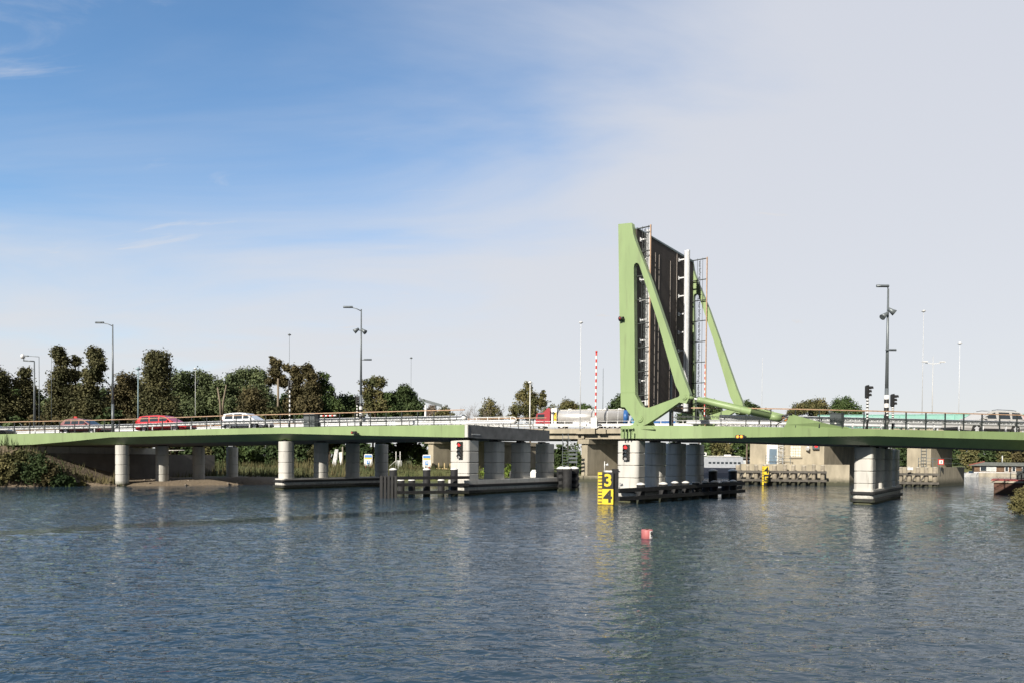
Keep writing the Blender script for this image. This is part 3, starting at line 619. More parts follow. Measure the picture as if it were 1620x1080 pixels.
# hydraulic cylinders
def cylinder(b, lab, anchor_px):
    p, h = onp(1092, 628.5); a0 = LW(p, h, b + .2)
    a1 = at(*anchor_px) if anchor_px else None
    if b > 1: a1 = LW(p, h, b + .2) + (CYL_D)
    th = thing('hydraulic_cylinder', lab, 'hydraulic cylinder', a1); d = (a1 - a0).normalized()
    L_ = (a1 - a0).length
    MB().tube([a0 - d * .3, a0 + d * .12], [.10, .12], 10).build('eye', green, th)
    MB().tube([a0 + d * .1, a0 + d * .6], .06, 10).build('rod', steel_g, th)
    MB().tube([a0 + d * .35, a0 + d * .5, a0 + d * 3.6, a0 + d * 3.61, a0 + d * 3.7, a0 + d * 3.71, a0 + d * (L_ - .8)], [.13, .19, .2, .235, .235, .19, .19], 16).build('barrel', green, th)
    MB().tube([a0 + d * (L_ - .8), a0 + d * (L_ - .15)], .23, 12).build('end_block', green, th)
    MB().tube([a0 + d * .8 + Z * .23, a0 + d * (L_ - .8) + Z * .22], .03, 6).build('pipe', green, th)
    return a1 - a0
CYL_D = cylinder(0, 'near green hydraulic cylinder holding the raised leaf', (1238, 662.5, 42.3))
cylinder(10.05, 'far green hydraulic cylinder, half hidden behind the near one', None)
# raised anchor blocks on the right span
def bump(off, lab):
    BP = [(1240, 675.3), (1243, 671), (1248, 657.6), (1251, 655.3), (1254, 654.8), (1262, 657.2), (1300, 667.4), (1347, 677.6)]
    pts = []
    for px, py in BP:
        Y = np.interp(px, [s[0] for s in RST], [s[1] for s in RST]); pts.append(at(px, py, float(Y)) - T * .005 + off)
    th = thing('anchor_block', lab, 'anchor block', pts[0]); n = len(pts)
    mb = MB(); a = pts; b = [p + T * .5 for p in pts]
    mb.add(a + b, [tuple(range(n)), tuple(range(2 * n - 1, n - 1, -1))] + [(i, i + n, (i + 1) % n + n, (i + 1) % n) for i in range(n)]); mb.build('casing', green, th)
    q = at(1246, 661, 42.2) + off
    MB().tube([q - U * .75 + Z * .05, q - U * .3 + Z * .16, q + U * .25 + Z * .27], .06, 6).build('strut', black, th)
    mb = MB(); 
    for k in range(5): mb.box((q.x - .42 + k * .11, q.y + .15, q.z - .12 + (k % 3) * .07), (.08, .16, .12))
    mb.build('valve_block', orange, th)
    pts = [q + U * (-.35 + .32 * math.cos(a_)) + Z * (-.48 + .24 * math.sin(a_)) for a_ in [R(90 + 22 * k) for k in range(13)]]
    MB().tube(pts, .03, 6, cap=False).build('hose', black, th)
bump(Vector(), 'near green wedge-shaped anchor block at the foot of the cylinder')
bump(T * 10.3, 'far green wedge-shaped anchor block beyond the roadway')
# pivot brackets
def bracket(off, lab):
    th = thing('pivot_bracket', lab, 'pivot bracket', LW(0, -.5, .5) + off)
    poly = [(982, 677.8), (992, 674.2), (997, 669), (1001, 662), (1006, 652), (1022, 655), (1028, 666), (1031, 672.8), (1030, 678)]
    pts = [LW(*onp(*p), .44) + off for p in poly]; MB().prism(pts, T * .12).build('cheek_plate', green, th)
    pts = [LW(*onp(*p), -.02) + off for p in [(982, 678.3), (988, 674.8), (999, 671.5), (1030, 673.4), (1036, 678.4)]]; MB().prism(pts, T * .42).build('base_plate', green, th)
    mb = MB()
    for px in (994.5, 997.5, 1001, 1005): p, h = onp(px, 673.0); mb.tube([LW(p, h, -.03) + off, LW(p, h, .1) + off], .03, 6)
    mb.build('bolts', black, th)
bracket(Vector(), 'near green pivot bracket on the pillar with the red signal')
bracket(T * 10.1, 'far green pivot bracket on the cycle path side')

# ------------------------------------------------------------------ lamps, signals and posts on the bridge
def edge_at(px, b=.5):
    st, pts = (LST, LP) if px < 900 else (RST, RP)
    for i in range(len(st) - 1):
        if st[i][0] <= px <= st[i + 1][0]: f = (px - st[i][0]) / (st[i + 1][0] - st[i][0]); q = pts[i][0].lerp(pts[i + 1][0], f); break
    return q
def foot(px, b):
    """deck point seen in picture column px at offset b across the deck"""
    best = None
    lo, hi = (-250, 734) if px < 900 else (983, 1790)
    for k in range(400):
        x = lo + (hi - lo) * k / 399; q = edge_at(x) + T * b; u = FP * q.x / q.y + CX
        if best is None or abs(u - px) < best[0]: best = (abs(u - px), q)
    return best[1]
def pole(th, a, b, r0, r1, m_=None, nm='pole', n=10): return MB().tube([a, b], [r0, r1], n).build(nm, m_ or steel_p, th)
def striped(th, p0, p1, r, n, m0, m1, nm='striped_sleeve', sides=10):
    """one continuous tube painted in alternating bands"""
    mb = MB(); pts = [p0.lerp(p1, k / n) for k in range(n + 1)]; mb.tube(pts, r, sides); o = mb.build(nm, m0, th); o.data.materials.append(m1)
    for i, f in enumerate(o.data.polygons): f.material_index = (i // sides) % 2 if i < n * sides else 0
    return o
def bands(th, a, h0, h1, r, n, first_white=True):
    striped(th, a + Z * h0, a + Z * h1, r, n, white, black)
def lamp_post(px, ytop, b, arm, lab, heads=(), r=.10, band=False):
    f = foot(px, b); top = at(px, ytop, f.y).z; th = thing('street_lamp', lab, 'street lamp', f)
    t_ = Vector((f.x, f.y, top)); pole(th, f, f + Z * 2.6, r * 1.15, r * 1.1); pole(th, f + Z * 2.6, t_, r, r * .5, nm='mast')
    a = t_ + Vector((arm, -.05, .12)); ah = bpy.data.objects.new('lamp_arm', None)
    o = MB().tube([t_ - Z * .15, t_ + Vector((arm * .5, 0, .03)), a], [.04, .035, .035], 6).build('arm', steel_p, th)
    sgn = 1 if arm > 0 else -1
    MB().rings([[a + Vector((sgn * x, y * w, z)) for y, z in ((-.16, 0), (-.12, .08), (0, .13), (.12, .08), (.16, 0), (0, -.05))] for x, w, in ((-.05, .5), (.15, 1), (.5, 1), (.72, .45))]).build('lamp_head', steel_p, th)
    for hy, dx, kind in heads:
        z = at(px, hy, f.y).z; q = Vector((f.x, f.y, z))
        MB().tube([q, q + Vector((dx * .6, -.1, .0))], .03, 6).build('bracket', steel_p, th)
        c = q + Vector((dx, -.15, 0)); s = 1 if dx > 0 else -1
        if kind == 'flood': MB().tube([c + Vector((-s * .16, 0, .14)), c + Vector((s * .02, 0, 0)), c + Vector((s * .2, -.05, -.14))], [.09, .14, .2], 10).build('floodlight', steel_p, th)
        else: MB().rings([[c + Vector((s * x, y * w, z2)) for y, z2 in ((-.12, 0), (0, .09), (.12, 0), (0, -.05))] for x, w in ((-.3, .4), (0, 1), (.2, 1), (.36, .4))]).build('camera', steel_p, th)
    if band: bands(th, f, .35, .35 + band * .26, r * 1.35, band)
    return th
lamp_post(178.5, 513.5, .5, -.85, 'tall grey street lamp between the dark red car and the red estate car')
lamp_post(570, 489.5, .5, -.75, 'grey street lamp with two floodlights on the middle of the left span', [(523, -.32, 'flood'), (524, .2, 'flood'), (569, .55, 'cam')], band=6)
lamp_post(1400.5, 457, .5, -.05, 'tall dark street lamp with floodlights between two traffic lights on the right span', [(500, -.26, 'flood'), (493, .12, 'flood'), (554, .12, 'cam')], r=.105, band=7)
def traffic_light(px, ytop, b, lab, two=False, s=1):
    f = foot(px, b); top = at(px, ytop, f.y).z; th = thing('traffic_light', lab, 'traffic light', f); h = top - f.z
    pole(th, f, f + Z * (h - .5), .055, .055, black); bands(th, f, .6, h - .85, .068, 13)
    c = f + Z * (h - .42)
    MB().box(c + Vector((-.06, 0, 0)), (.10, .28, .74)).build('housing', black, th)
    n = 2 if two else 1
    for k in range(3):
        z = c.z + .23 - .23 * k
        MB().rings([[Vector((f.x + x, f.y + .13 * math.sin(a_), z + .13 * math.cos(a_))) for a_ in [R(-110 + 22 * j) for j in range(11)]] + [Vector((f.x + x, f.y + .12 * math.sin(a_), z + .12 * math.cos(a_))) for a_ in [R(110 - 22 * j) for j in range(11)]] for x in (0, .2 if k else .3)]).build('visor', black, th)
        MB().tube([Vector((f.x, f.y, z)), Vector((f.x + .03, f.y, z))], .10, 12).build('lens', glass, th)
    MB().box(c + Vector((-.02, 0, 0)), (.03, .38, .84)).build('backboard', black, th)
traffic_light(1371, 608.5, .5, 'black and white striped traffic light left of the tall dark lamp')
traffic_light(1411, 622.5, 1.6, 'shorter striped traffic light just right of the tall dark lamp', True)
traffic_light(457, 601, .5, 'striped traffic light right of the white car')
traffic_light(564, 626, 7.6, 'traffic light hidden partly by the lamp on the left span')
def cabinet(px0, px1, ytop, b, lab):
    q0, q1 = foot(px0, b), foot(px1, b); th = thing('control_cabinet', lab, 'cabinet', (q0 + q1) / 2); h = at(px0, ytop, q0.y).z - q0.z
    d = q1 - q0; d.z = 0; w = d.length; d.normalize(); F = frame(q0, d, T, Z)
    MB().box((w / 2, .2, h / 2), (w, .4, h), F).build('body', cabg, th)
    MB().box((w / 2, .2, h + .025), (w + .08, .48, .05), F).build('lid', cabg, th)
    MB().box((w * .27, -.012, h / 2), (w * .44, .02, h * .9), F).build('door', cabg, th); MB().box((w * .75, -.012, h / 2), (w * .42, .02, h * .9), F).build('door', cabg, th)
    MB().box((w * .45, -.03, h * .35), (.12, .02, .08), F).build('sticker', white, th)
cabinet(480, 496, 653.5, .35, 'dark grey control cabinet behind the railing right of the white car')
cabinet(1312, 1333, 653.5, .35, 'dark grey control cabinet behind the railing at the right end of the anchor block')
cabinet(552, 576, 664, 7.7, 'low grey cabinet on the cycle path behind the lamp')
# lowered road barrier on the left span
def road_barrier():
    a = foot(506, 1.3); b = foot(531, 1.3); th = thing('road_barrier', 'lowered red and white road barrier behind the railing beside the grey cabinet', 'barrier', a)
    striped(th, a + Z * 1.0, b + Z * 1.0, .07, 7, white, redp, 'boom')
    MB().box(a + Vector((-.2, 0, .5)), (.35, .4, 1.0)).build('housing', cabg, th)
road_barrier()
def twin_signal(px, py, lamps, lab, col, glow):
    st, pts = (LST, LP) if px < 900 else (RST, RP); q = edge_at(px); q = Vector((q.x, q.y, at(px, py, q.y - .25).z))
    th = thing('navigation_signal', lab, 'signal light', q)
    F = frame(q - T * .3, U, T, Z)
    MB().box((0, .15, 0), (.1, .3, .1), F).build('bracket', black, th)
    MB().rings([[F @ Vector((x, y, z)) for x, z in ((-.24, -.11), (.24, -.11), (.28, 0), (.24, .11), (-.24, .11), (-.28, 0))] for y in (-.08, .12)]).build('housing', black, th)
    for x in lamps: MB().tube([F @ Vector((x, -.085, 0)), F @ Vector((x, -.12, 0))], [.09, .07], 12).build('lamp', col, th)
    MB().tube([F @ Vector((.34, .0, -.03)), F @ Vector((.22, .1, -.03))], [.08, .05], 8).build('side_lamp', black, th)
twin_signal(1173.5, 690, (-.12, .11), 'pair of amber lights on the green fascia of the right span', ambl, True)
twin_signal(565, 683.5, (-.14,), 'small black signal on the green fascia below the lamp', mat('dim_red', (.4, .06, .05), .4), False)
def pillar_signal(px, py0, py1, c, lab):
    def hit(py):
        d = ray(px, py); o = Vector((0, 0, CAMZ)); return o + d * ((c - o).dot(T) / d.dot(T))
    a = hit(py0); b = hit(py1); th = thing('ship_signal', lab, 'signal light', (a.x, a.y, (a.z + b.z) / 2)); h = a.z - b.z; F = frame((a.x, a.y, (a.z + b.z) / 2), U, T, Z)
    MB().box((0, .1, 0), (.42, .2, h), F).build('housing', black, th)
    for k, m_ in enumerate((redl, glass, glass, mat('grey_lens', (.3, .3, .3), .3))):
        z = h * (.33 - .24 * k); MB().tube([F @ Vector((0, -.01, z)), F @ Vector((0, -.03, z))], .12, 14).build('lamp', m_, th)
        MB().rings([[F @ Vector((.15 * math.sin(a_), y, z + .15 * math.cos(a_))) for a_ in [R(-90 + 20 * j) for j in range(10)]] + [F @ Vector((.14 * math.sin(a_), y, z + .14 * math.cos(a_))) for a_ in [R(90 - 20 * j) for j in range(10)]] for y in (-.16, 0)]).build('visor', black, th)
pillar_signal(726.5, 698, 724.5, cl_ - T * .88, 'red ship signal on the first pillar at the end of the left span')
pillar_signal(989.8, 702.5, 727, cr_ - T * .88, 'red ship signal on the pillar below the raised leaf')

# ------------------------------------------------------------------ timber fenders and dolphins in the water
def cappile(th, p, ztop, r, m_=None, capm=None):
    MB().tube([Vector((p.x, p.y, -1)), Vector((p.x, p.y, ztop - r * .55))], [r, r], 14).build('pile', m_ or tarw, th)
    z = ztop - r * .55
    MB().tube([Vector((p.x, p.y, z)), Vector((p.x, p.y, z + r * .12)), Vector((p.x, p.y, z + r * .35)), Vector((p.x, p.y, z + r * .55))], [r * 1.08, r * 1.08, r * .8, r * .25], 14).build('cap', white, th)
def wl(px, Y): q = at(px, 760, Y); return Vector((q.x, q.y, 0))
def left_fender():
    A = wl(628, 47.4); th = thing('timber_fender', 'black timber fender with white-capped piles in front of the left span', 'fender', A)
    for px, Y, yt in ((622, 48.2, 739.5), (675, 49.4, 739.5), (718.5, 50.3, 739)): cappile(th, wl(px, Y), zat(px, yt, Y), .27)
    for px, Y, yt in ((634.5, 50.5, 756.5), (651.5, 51.5, 756.5), (698, 52.0, 756.5)): cappile(th, wl(px, Y), zat(px, yt, Y), .26)
    for k in range(5):
        q = wl(603.5 + k * 5.6, 46.9 + k * .1); MB().box((q.x, q.y, .3), (.19, .16, 2.5)).build('sheet_board', black, th)
    B = wl(744, 50.9)
    for y0, y1, x1 in ((755.5, 754.5, 742), (766, 766, 741), (778.5, 777.5, 741)):
        a = at(628, y0, 47.3); b = at(x1, y1, 50.2); MB().bar(a, b, .22, .22).build('waling', tarw, th)
    MB().bar(at(602, 757, 47.05), at(628, 756, 47.5), .2, .2).build('waling', tarw, th)
left_fender()
def gap_fender():
    A = wl(884, 61); th = thing('timber_fender', 'black timber fender corner behind the last grey pillar of the left pier', 'fender', A)
    for px, Y, yt in ((888, 62, 737), (897, 60.5, 737), (908, 61.5, 737)): cappile(th, wl(px, Y), zat(px, yt, Y), .42)
    for y in (746.5, 757, 767, 774): MB().bar(at(883, y + 1, 60.2), at(913, y - .5, 61.2), .2, .26).bar(at(913, y - .5, 61.2), at(915, y - 1, 66), .2, .26).build('waling', tarw, th)
gap_fender()
def right_fender():
    A0 = wl(972, 41.4); th = thing('timber_fender', 'long black timber fender with white-capped piles around the pivot pier', 'fender', A0)
    B0 = wl(1174, 54.6)
    def on(px):
        # point of the fender line in that column
        lo, hi = 0.0, 1.0
        for _ in range(30):
            m_ = (lo + hi) / 2; q = A0.lerp(B0, m_)
            if FP * q.x / q.y + CX < px: lo = m_
            else: hi = m_
        return A0.lerp(B0, lo)
    for px, yt, r in ((1014, 762.5, .27), (1049.6, 761.5, .29), (1068, 760.2, .24), (1085, 760, .25), (1101, 760, .26), (1116.5, 759.5, .25), (1130.5, 759, .27), (1148, 758.5, .30), (1160, 758, .27)):
        q = on(px) + T.cross(Z) * -.0; cappile(th, q, zat(px, yt, q.y), r)
    for px, yt, r in ((1127.7, 741, .33), (1159, 741, .34)):
        q = wl(px, on(px).y + 2.5); cappile(th, q, zat(px, yt, q.y), r)
    n = U * .26
    for ya, yb in ((775.3, 763.5), (788.3, 775.8)):
        a = at(974, ya, 41.1); b = at(1174, yb, 54.3); MB().bar(a + n * .6, b + n * .6, .22, .24).build('waling', tarw, th)
    for ya, yb in ((767, 761.5), (775.5, 770)):
        a = at(1124, ya, 52.8); b = at(1172, yb, 57); MB().bar(a, b, .22, .26).build('waling', tarw, th)
    # corner post behind the height board
    q = wl(973, 41.9); MB().box((q.x, q.y, .7), (.36, .5, 3.0)).build('corner_post', tarw, th)
    q2 = wl(968, 42.4); MB().box((q2.x, q2.y, 2.05), (.9, .8, .1)).build('corner_cap', white, th)
right_fender()
def height_board(px0, px1, y0, ym, y1, Y0, Y1, digits, dark_first, lab, scale):
    a, b = at(px0, y1, Y0), at(px1, y1, Y1); d = b - a; d.z = 0; w = d.length; d.normalize(); zt = zat(px0, y0, Y0); zm = zat(px0, ym, Y0); zb = -.25
    th = thing('height_gauge', lab, 'height gauge', (a.x, a.y, 0)); nrm = Z.cross(d) * 1; F = frame((a.x, a.y, 0), d, Vector((-d.y, d.x, 0)), Z)
    sx = w * .28
    MB().box((w / 2, .06, (zt + zb) / 2), (w, .08, zt - zb), F).build('backing', black, th)
    top_m, bot_m = (black, yellow) if dark_first else (yellow, black)
    MB().box((sx + (w - sx) / 2, .0, (zt + zm) / 2), (w - sx, .03, zt - zm - .02), F).build('number_plate', top_m, th)
    MB().box((sx + (w - sx) / 2, .0, (zm + .03) / 2), (w - sx, .03, zm - .05), F).build('number_plate', bot_m, th)
    MB().box((sx * .48, .0, (zt + .03) / 2), (sx * .96, .03, zt - .05), F).build('scale_strip', yellow, th)
    st = (zt - zm) / 5
    for k in range(9): MB().box((sx * .52, -.003, zt - st * (k + 1)), (sx * .86, .042, st * .34), F).build('scale_mark', black, th)
    for txt, z0_, z1_, m_ in ((digits[0], zm, zt, yellow if dark_first else black), (digits[1], .03, zm, black if dark_first else yellow)):
        FM = frame(F @ Vector((sx + (w - sx) * .52, -.03, (z0_ + z1_) / 2 - .02)), d, Z, d.cross(Z)); text_obj('digit', txt, (zt - zm) * 1.02, m_, FM, th, .012, .028 * scale)
height_board(945.5, 970, 746, 772.2, 796.5, 41.7, 41.5, '34', True, 'black and yellow board with the numbers 3 and 4 at the tip of the fender', 1)
q = at(957, 742, 42.8)
hm = thing('mast_light', 'small white mast with a lamp on top of the board with 3 and 4', 'lamp', at(956.5, 745.5, 43.2)); MB().tube([at(956.5, 746, 43.2), at(956.5, 729, 43.2)], .025, 6).build('mast', white, hm); MB().tube([at(959, 735, 43.2), at(962, 734, 43.2)], [.05, .09], 8).build('lamp', steel_g, hm); MB().tube([at(956.5, 734, 43.2), at(960, 735, 43.2)], .015, 5).build('arm', steel_g, hm)
height_board(1205.5, 1216, 736.7, 749.9, 763, 79.3, 79.2, '45', False, 'far yellow and black board with the numbers 4 and 5 on the old timber fender', 1)
# buoy
def buoy():
    q = gz(1023.5, 851); th = thing('buoy', 'small faded red can buoy with a white panel floating in the canal', 'buoy', (q.x, q.y, 0))
    r = .20; h = .31
    MB().tube([Vector((q.x, q.y, -.15)), Vector((q.x, q.y, h - .02)), Vector((q.x, q.y, h))], [r, r, r * .93], 24).build('body', pink, th)
    mb = MB(); pts = []
    arc = [R(-75 + 9 * k) for k in range(6)]
    ring = lambda z, rr: [Vector((q.x + rr * math.cos(a_), q.y + rr * math.sin(a_), z)) for a_ in arc] + [Vector((q.x + (rr - .01) * math.cos(a_), q.y + (rr - .01) * math.sin(a_), z)) for a_ in reversed(arc)]
    MB().rings([ring(.02, r + .006), ring(h - .03, r + .006)]).build('panel', white, th)
    a_ = R(-53); n_ = Vector((math.cos(a_), math.sin(a_), 0)); c = Vector((q.x, q.y, .15)) + n_ * (r + .012); d = Vector((-n_.y, n_.x, 0))
    text_obj('digit', '9', .24, black, frame(c, d, Z, d.cross(Z)), th, .004, .008)
    MB().tube([Vector((q.x, q.y, h)), Vector((q.x, q.y, h + .03))], .05, 8).build('eye', rust, th)
buoy()


# ------------------------------------------------------------------ old concrete bridge behind
UO = Vector((.977, -.214, 0)); TO = Vector((.72, .69, 0))
def oy(X): return 89.8 - .22 * X
def ocol(px, off=0.0):
    """foot of the old bridge face in a picture column"""
    k = (px - CX) / FP; y = 89.8 / (1 + .22 * k); return Vector((k * y, y, 0)) + TO * off
OZ = 6.75
def old_bridge():
    a, b = ocol(430), ocol(2300); d = (b - a).normalized(); n = Vector((-d.y, d.x, 0)); th = thing('old_bridge', 'weathered concrete road bridge running behind the green bridge', 'bridge', ocol(1000))
    o = lambda p, q, z: p + n * q + Z * z
    def beam(z0, z1, q0, q1, nm, m_, par=None, A=a, B=b): return MB().rings([[o(P, q0, z0), o(P, q0, z1), o(P, q1, z1), o(P, q1, z0)] for P in (A, B)]).build(nm, m_, th)
    beam(OZ - .55, OZ, 0, 12, 'deck_slab', oldc); 
    beam(OZ - 1.25, OZ - .56, .45, .95, 'edge_girder', oldc)
    for k in range(4): beam(OZ - 1.25, OZ - .56, 3 + 2.5 * k, 3.5 + 2.5 * k, 'girder', oldd)
    beam(OZ + .004, OZ + .12, .3, 1.8, 'kerb_strip', pave); beam(OZ + .006, OZ + .02, 1.85, 10.2, 'roadway', asph)
    c = ocol(911); e = ocol(941)
    MB().rings([[o(P, -.35, OZ - .62), o(P, -.35, OZ + .03), o(P, -.01, OZ + .03), o(P, -.01, OZ - .62)] for P in (c, e)]).build('pilaster', oldc, th)
    c = ocol(946); e = ocol(958)
    MB().rings([[o(P, -.3, OZ - .6), o(P, -.3, OZ + .03), o(P, -.01, OZ + .03), o(P, -.01, OZ - .6)] for P in (c, e)]).build('pilaster', oldc, th)
    for px in (921, 1025): 
        c = ocol(px); MB().box((0, 0, 0), (.35, .3, .62), frame(o(c, .25, OZ - .9), d, n, Z)).build('corbel', oldc, th)
    # railing of the old bridge
    R_ = thing('steel_railing', 'white tubular railing on the edge of the old concrete bridge behind the gap', 'railing', ocol(900) + Z * OZ)
    A, B = ocol(700) + n * .15, ocol(1292) + n * .15
    for h in (.35, .68, 1.02): MB().tube([A + Z * (OZ + h), B + Z * (OZ + h)], .03, 6).build('rail', white, R_)
    L_ = (B - A).length; k = 0; first = None; x = .3
    while x < L_ and k < 95:
        q = A + d * x - R_.location; q.z = 0
        if first is None: first = MB().tube([Vector(), Vector((0, 0, 1.02))], .035, 6).build('post', white, R_, world=False); w = first
        else: w = first.copy(); COL.objects.link(w)
        w.location = q; x += 1.35; k += 1
    G_ = thing('guard_rail', 'white guard rail beside the tanker lorry on the old bridge', 'guard rail', ocol(900) + Z * OZ)
    A2, B2 = A + n * 1.2, ocol(2300) + n * 1.35
    MB().rings([[P + n * t_ + Z * (OZ + z) for t_, z in ((0, .42), (-.05, .5), (0, .58), (-.05, .66), (0, .74), (.03, .74), (.03, .42))] for P in (A2, B2)]).build('beam', white, G_)
    x = 1.0; first = None
    while x < (B2 - A2).length:
        q = A2 + d * x + n * .08 - G_.location; q.z = 0
        if first is None: first = MB().box((0, 0, .35), (.1, .08, .7)).build('post', steel_g, G_, world=False); w = first
        else: w = first.copy(); COL.objects.link(w)
        w.location = q; x += 2.67
    P_ = thing('panel_fence', 'turquoise panelled parapet of the old bridge behind the silver estate car', 'fence', ocol(1400) + Z * OZ)
    A3, B3 = ocol(1293) + n * .15, ocol(2300) + n * .15
    MB().rings([[P + n * t_ + Z * (OZ + z) for t_, z in ((0, .05), (0, 1.58), (.03, 1.58), (.03, .05))] for P in (A3, B3)]).build('panel', teal, P_)
    MB().rings([[P + n * t_ + Z * (OZ + z) for t_, z in ((-.05, 1.585), (-.05, 1.65), (.08, 1.65), (.08, 1.585))] for P in (A3, B3)]).build('top_rail', teal, P_)
    x = .2; first = None
    while x < (B3 - A3).length:
        q = A3 + d * x - n * .05 - P_.location; q.z = 0
        if first is None: first = MB().box((0, 0, .81), (.07, .09, 1.62)).build('post', teal, P_, world=False); w = first
        else: w = first.copy(); COL.objects.link(w)
        w.location = q; x += 2.9
    return d, n
OD, ON = old_bridge()
def old_pier(px0, px1, lab, depth, cap=True, zt=5.45, z1=None):
    a, b = ocol(px0) + ON * .5, ocol(px1) + ON * .5; th = thing('old_pier', lab, 'pier', a)
    MB().prism([a - Z, b - Z, b + Z * (zt if not cap else zt - .6), a + Z * (zt if not cap else zt - .6)], TO * depth).build('wall', oldc, th)
    if cap:
        MB().prism([a - OD * .3 - TO * .3 + Z * (zt - .59), b + OD * .35 - TO * .3 + Z * (zt - .59), b + OD * .35 - TO * .3 + Z * zt, a - OD * .3 - TO * .3 + Z * zt], TO * (depth + .6)).build('capital', oldc, th)
        MB().prism([a - OD * .5 - TO * .4 - Z, b + OD * 3.5 - TO * .4 - Z, b + OD * 3.5 - TO * .4 + Z * .75, a - OD * .5 - TO * .4 + Z * .75], TO * (depth + 1)).build('footing', oldc, th)
    return th, a, b
old_pier(675.5, 683.5, 'old wall pier on the grass behind the right info sign', 20)
old_pier(919, 928.5, 'old wall pier with a capital standing left of the raised leaf', 9.5)
def machine_house():
    th, a, b = old_pier(1187, 1305, 'big concrete machine house of the old bridge under the right span', 14, cap=False, zt=OZ - 1.3)
    w = (b - a).length; nrm = -ON; F = frame(a, OD, ON, Z)
    MB().box((w / 2 + .6, -.9, .9), (w + 3.6, 1.75, 3.1), F).build('plinth', oldc, th)
    X = lambda px: (ocol(px) + ON * .5 - a).length
    zt, zb = zat(1225, 709.5, 84), zat(1225, 733.5, 84)
    x0, x1 = X(1217.5), X(1229.5)
    MB().box(((X(1213.5) + X(1231)) / 2, -.03, (zb + 5.2) / 2), (X(1231) - X(1213.5), .06, 5.2 - zb), F).build('door_surround', white, th)
    dr_ = MB().box(((x0 + x1) / 2, -.08, (zt + zb) / 2), (x1 - x0, .06, zt - zb), F).build('door', mat('blue_grey_door', (.13, .19, .25), .5), th); MB().box((x1 - .12, -.13, (zt + zb) / 2), (.05, .05, .18), F).build('handle', steel_g, dr_)
    # window of white glass blocks
    wx0, wx1 = X(1251.5), X(1267.5); z0_, z1_ = zat(1260, 721.5, 84), zat(1260, 705, 84)
    wm = MB().box(((wx0 + wx1) / 2, -.03, (z0_ + z1_) / 2), (wx1 - wx0, .06, z1_ - z0_), F).build('window', mat('glass_block', (.75, .73, .62), .3, var=.25, scale=5), th)
    for k in range(1, 4):
        MB().box((wx0 + (wx1 - wx0) * k / 4, -.07, (z0_ + z1_) / 2), (.04, .02, z1_ - z0_), F).build('glazing_bar', oldc, wm)
        MB().box(((wx0 + wx1) / 2, -.072, z0_ + (z1_ - z0_) * k / 4), (wx1 - wx0, .02, .04), F).build('glazing_bar', oldc, wm)
    MB().box(((wx0 + wx1) / 2, -.08, z0_ - .12), (wx1 - wx0 + .3, .18, .16), F).build('sill', oldd, wm)
    # caged ladder
    lx = X(1236); ld = bpy.data.objects.new('ladder', None); COL.objects.link(ld); ld.parent = th
    for dx in (-.22, .22): MB().box((lx + dx, -.18, 3.9), (.05, .05, 3.4), F).build('stile', steel_g, ld)
    mb = MB()
    for k in range(13): MB().box((lx, -.18, 2.4 + k * .26), (.44, .04, .04), F).build('rung', steel_g, ld)
    for k in range(5): mb = MB(); pts = [F @ Vector((lx + .34 * math.cos(R(180 + 22.5 * j)), -.18 + .6 * math.sin(R(180 + 22.5 * j)), 3.0 + k * .55)) for j in range(9)]; mb.tube(pts, .025, 5, cap=False).build('hoop', steel_g, ld)
    MB().box((lx - .5, -.7, zb - .03), (2.9, 1.2, .06), F).build('landing', steel_g, th)
    for k in range(3): MB().box((lx - .5, -1.3, zb + .35 + k * .33), (2.9, .04, .04), F).build('landing_rail', steel_p, th)
    for k in range(4): MB().box((lx - 1.9 + k * .93, -1.3, zb + .5), (.05, .05, 1.1), F).build('landing_post', steel_p, th)
    sg = thing('ship_signal', 'small box with a red light on the wall of the old machine house', 'signal light', F @ Vector((X(1291), -.2, zat(1291, 706.5, 84))))
    c = Vector((X(1291), -.2, zat(1291, 706.5, 84))); MB().box(c, (.7, .3, .6), F).build('housing', cabg, sg); MB().tube([F @ (c + Vector((0, -.16, .05))), F @ (c + Vector((0, -.2, .05)))], .16, 12).build('lamp', redl, sg)
    fl = thing('floodlight', 'white floodlight on the machine house wall left of the red signal', 'floodlight', F @ (c + Vector((-.95, 0, 0)))); MB().tube([F @ (c + Vector((-.8, -.2, .0))), F @ (c + Vector((-1.05, -.45, -.25)))], [.1, .26], 10).build('head', white, fl); MB().box(c + Vector((-.8, .1, .1)), (.06, .3, .06), F).build('bracket', steel_p, fl)
machine_house()
def old_fender(px0, px1, zt, yoff, lab, step, skip=()):
    a, b = ocol(px0, -1) - ON * yoff, ocol(px1, -1) - ON * yoff; th = thing('timber_fender', lab, 'fender', a); L_ = (b - a).length; n = int(L_ / step); F = frame(a, OD, ON, Z)
    rnd = random.Random(px0)
    for k in range(n + 1):
        x = L_ * k / n + rnd.uniform(-.1, .1); h = zt + rnd.uniform(-.08, .08); r = rnd.uniform(.19, .27)
        MB().tube([F @ Vector((x, 0, -1)), F @ Vector((x + rnd.uniform(-.05, .05), 0, h))], r, 9).build('pile', weat, th)
        MB().tube([F @ Vector((x, 0, h)), F @ Vector((x, 0, h + .06))], [r * .95, r * .8], 9).build('pile_top', mat('bleached_timber', (.5, .47, .4), .9) if k == 0 and 'bleached' not in globals() else MATS['bleached_timber'], th)
    for z in (zt - .75, zt - 1.75): MB().box((L_ / 2, -.3, z), (L_ + .6, .22, .26), F).build('waling', MATS['grey_timber'], th)
    for k in range(n - 1):
        x = L_ * (k + .3) / n; MB().bar(F @ Vector((x - .15, -.12, zt - 1.75)), F @ Vector((x + .5, -.12, zt - .75)), .14, .14).build('brace', MATS['grey_timber'], th)
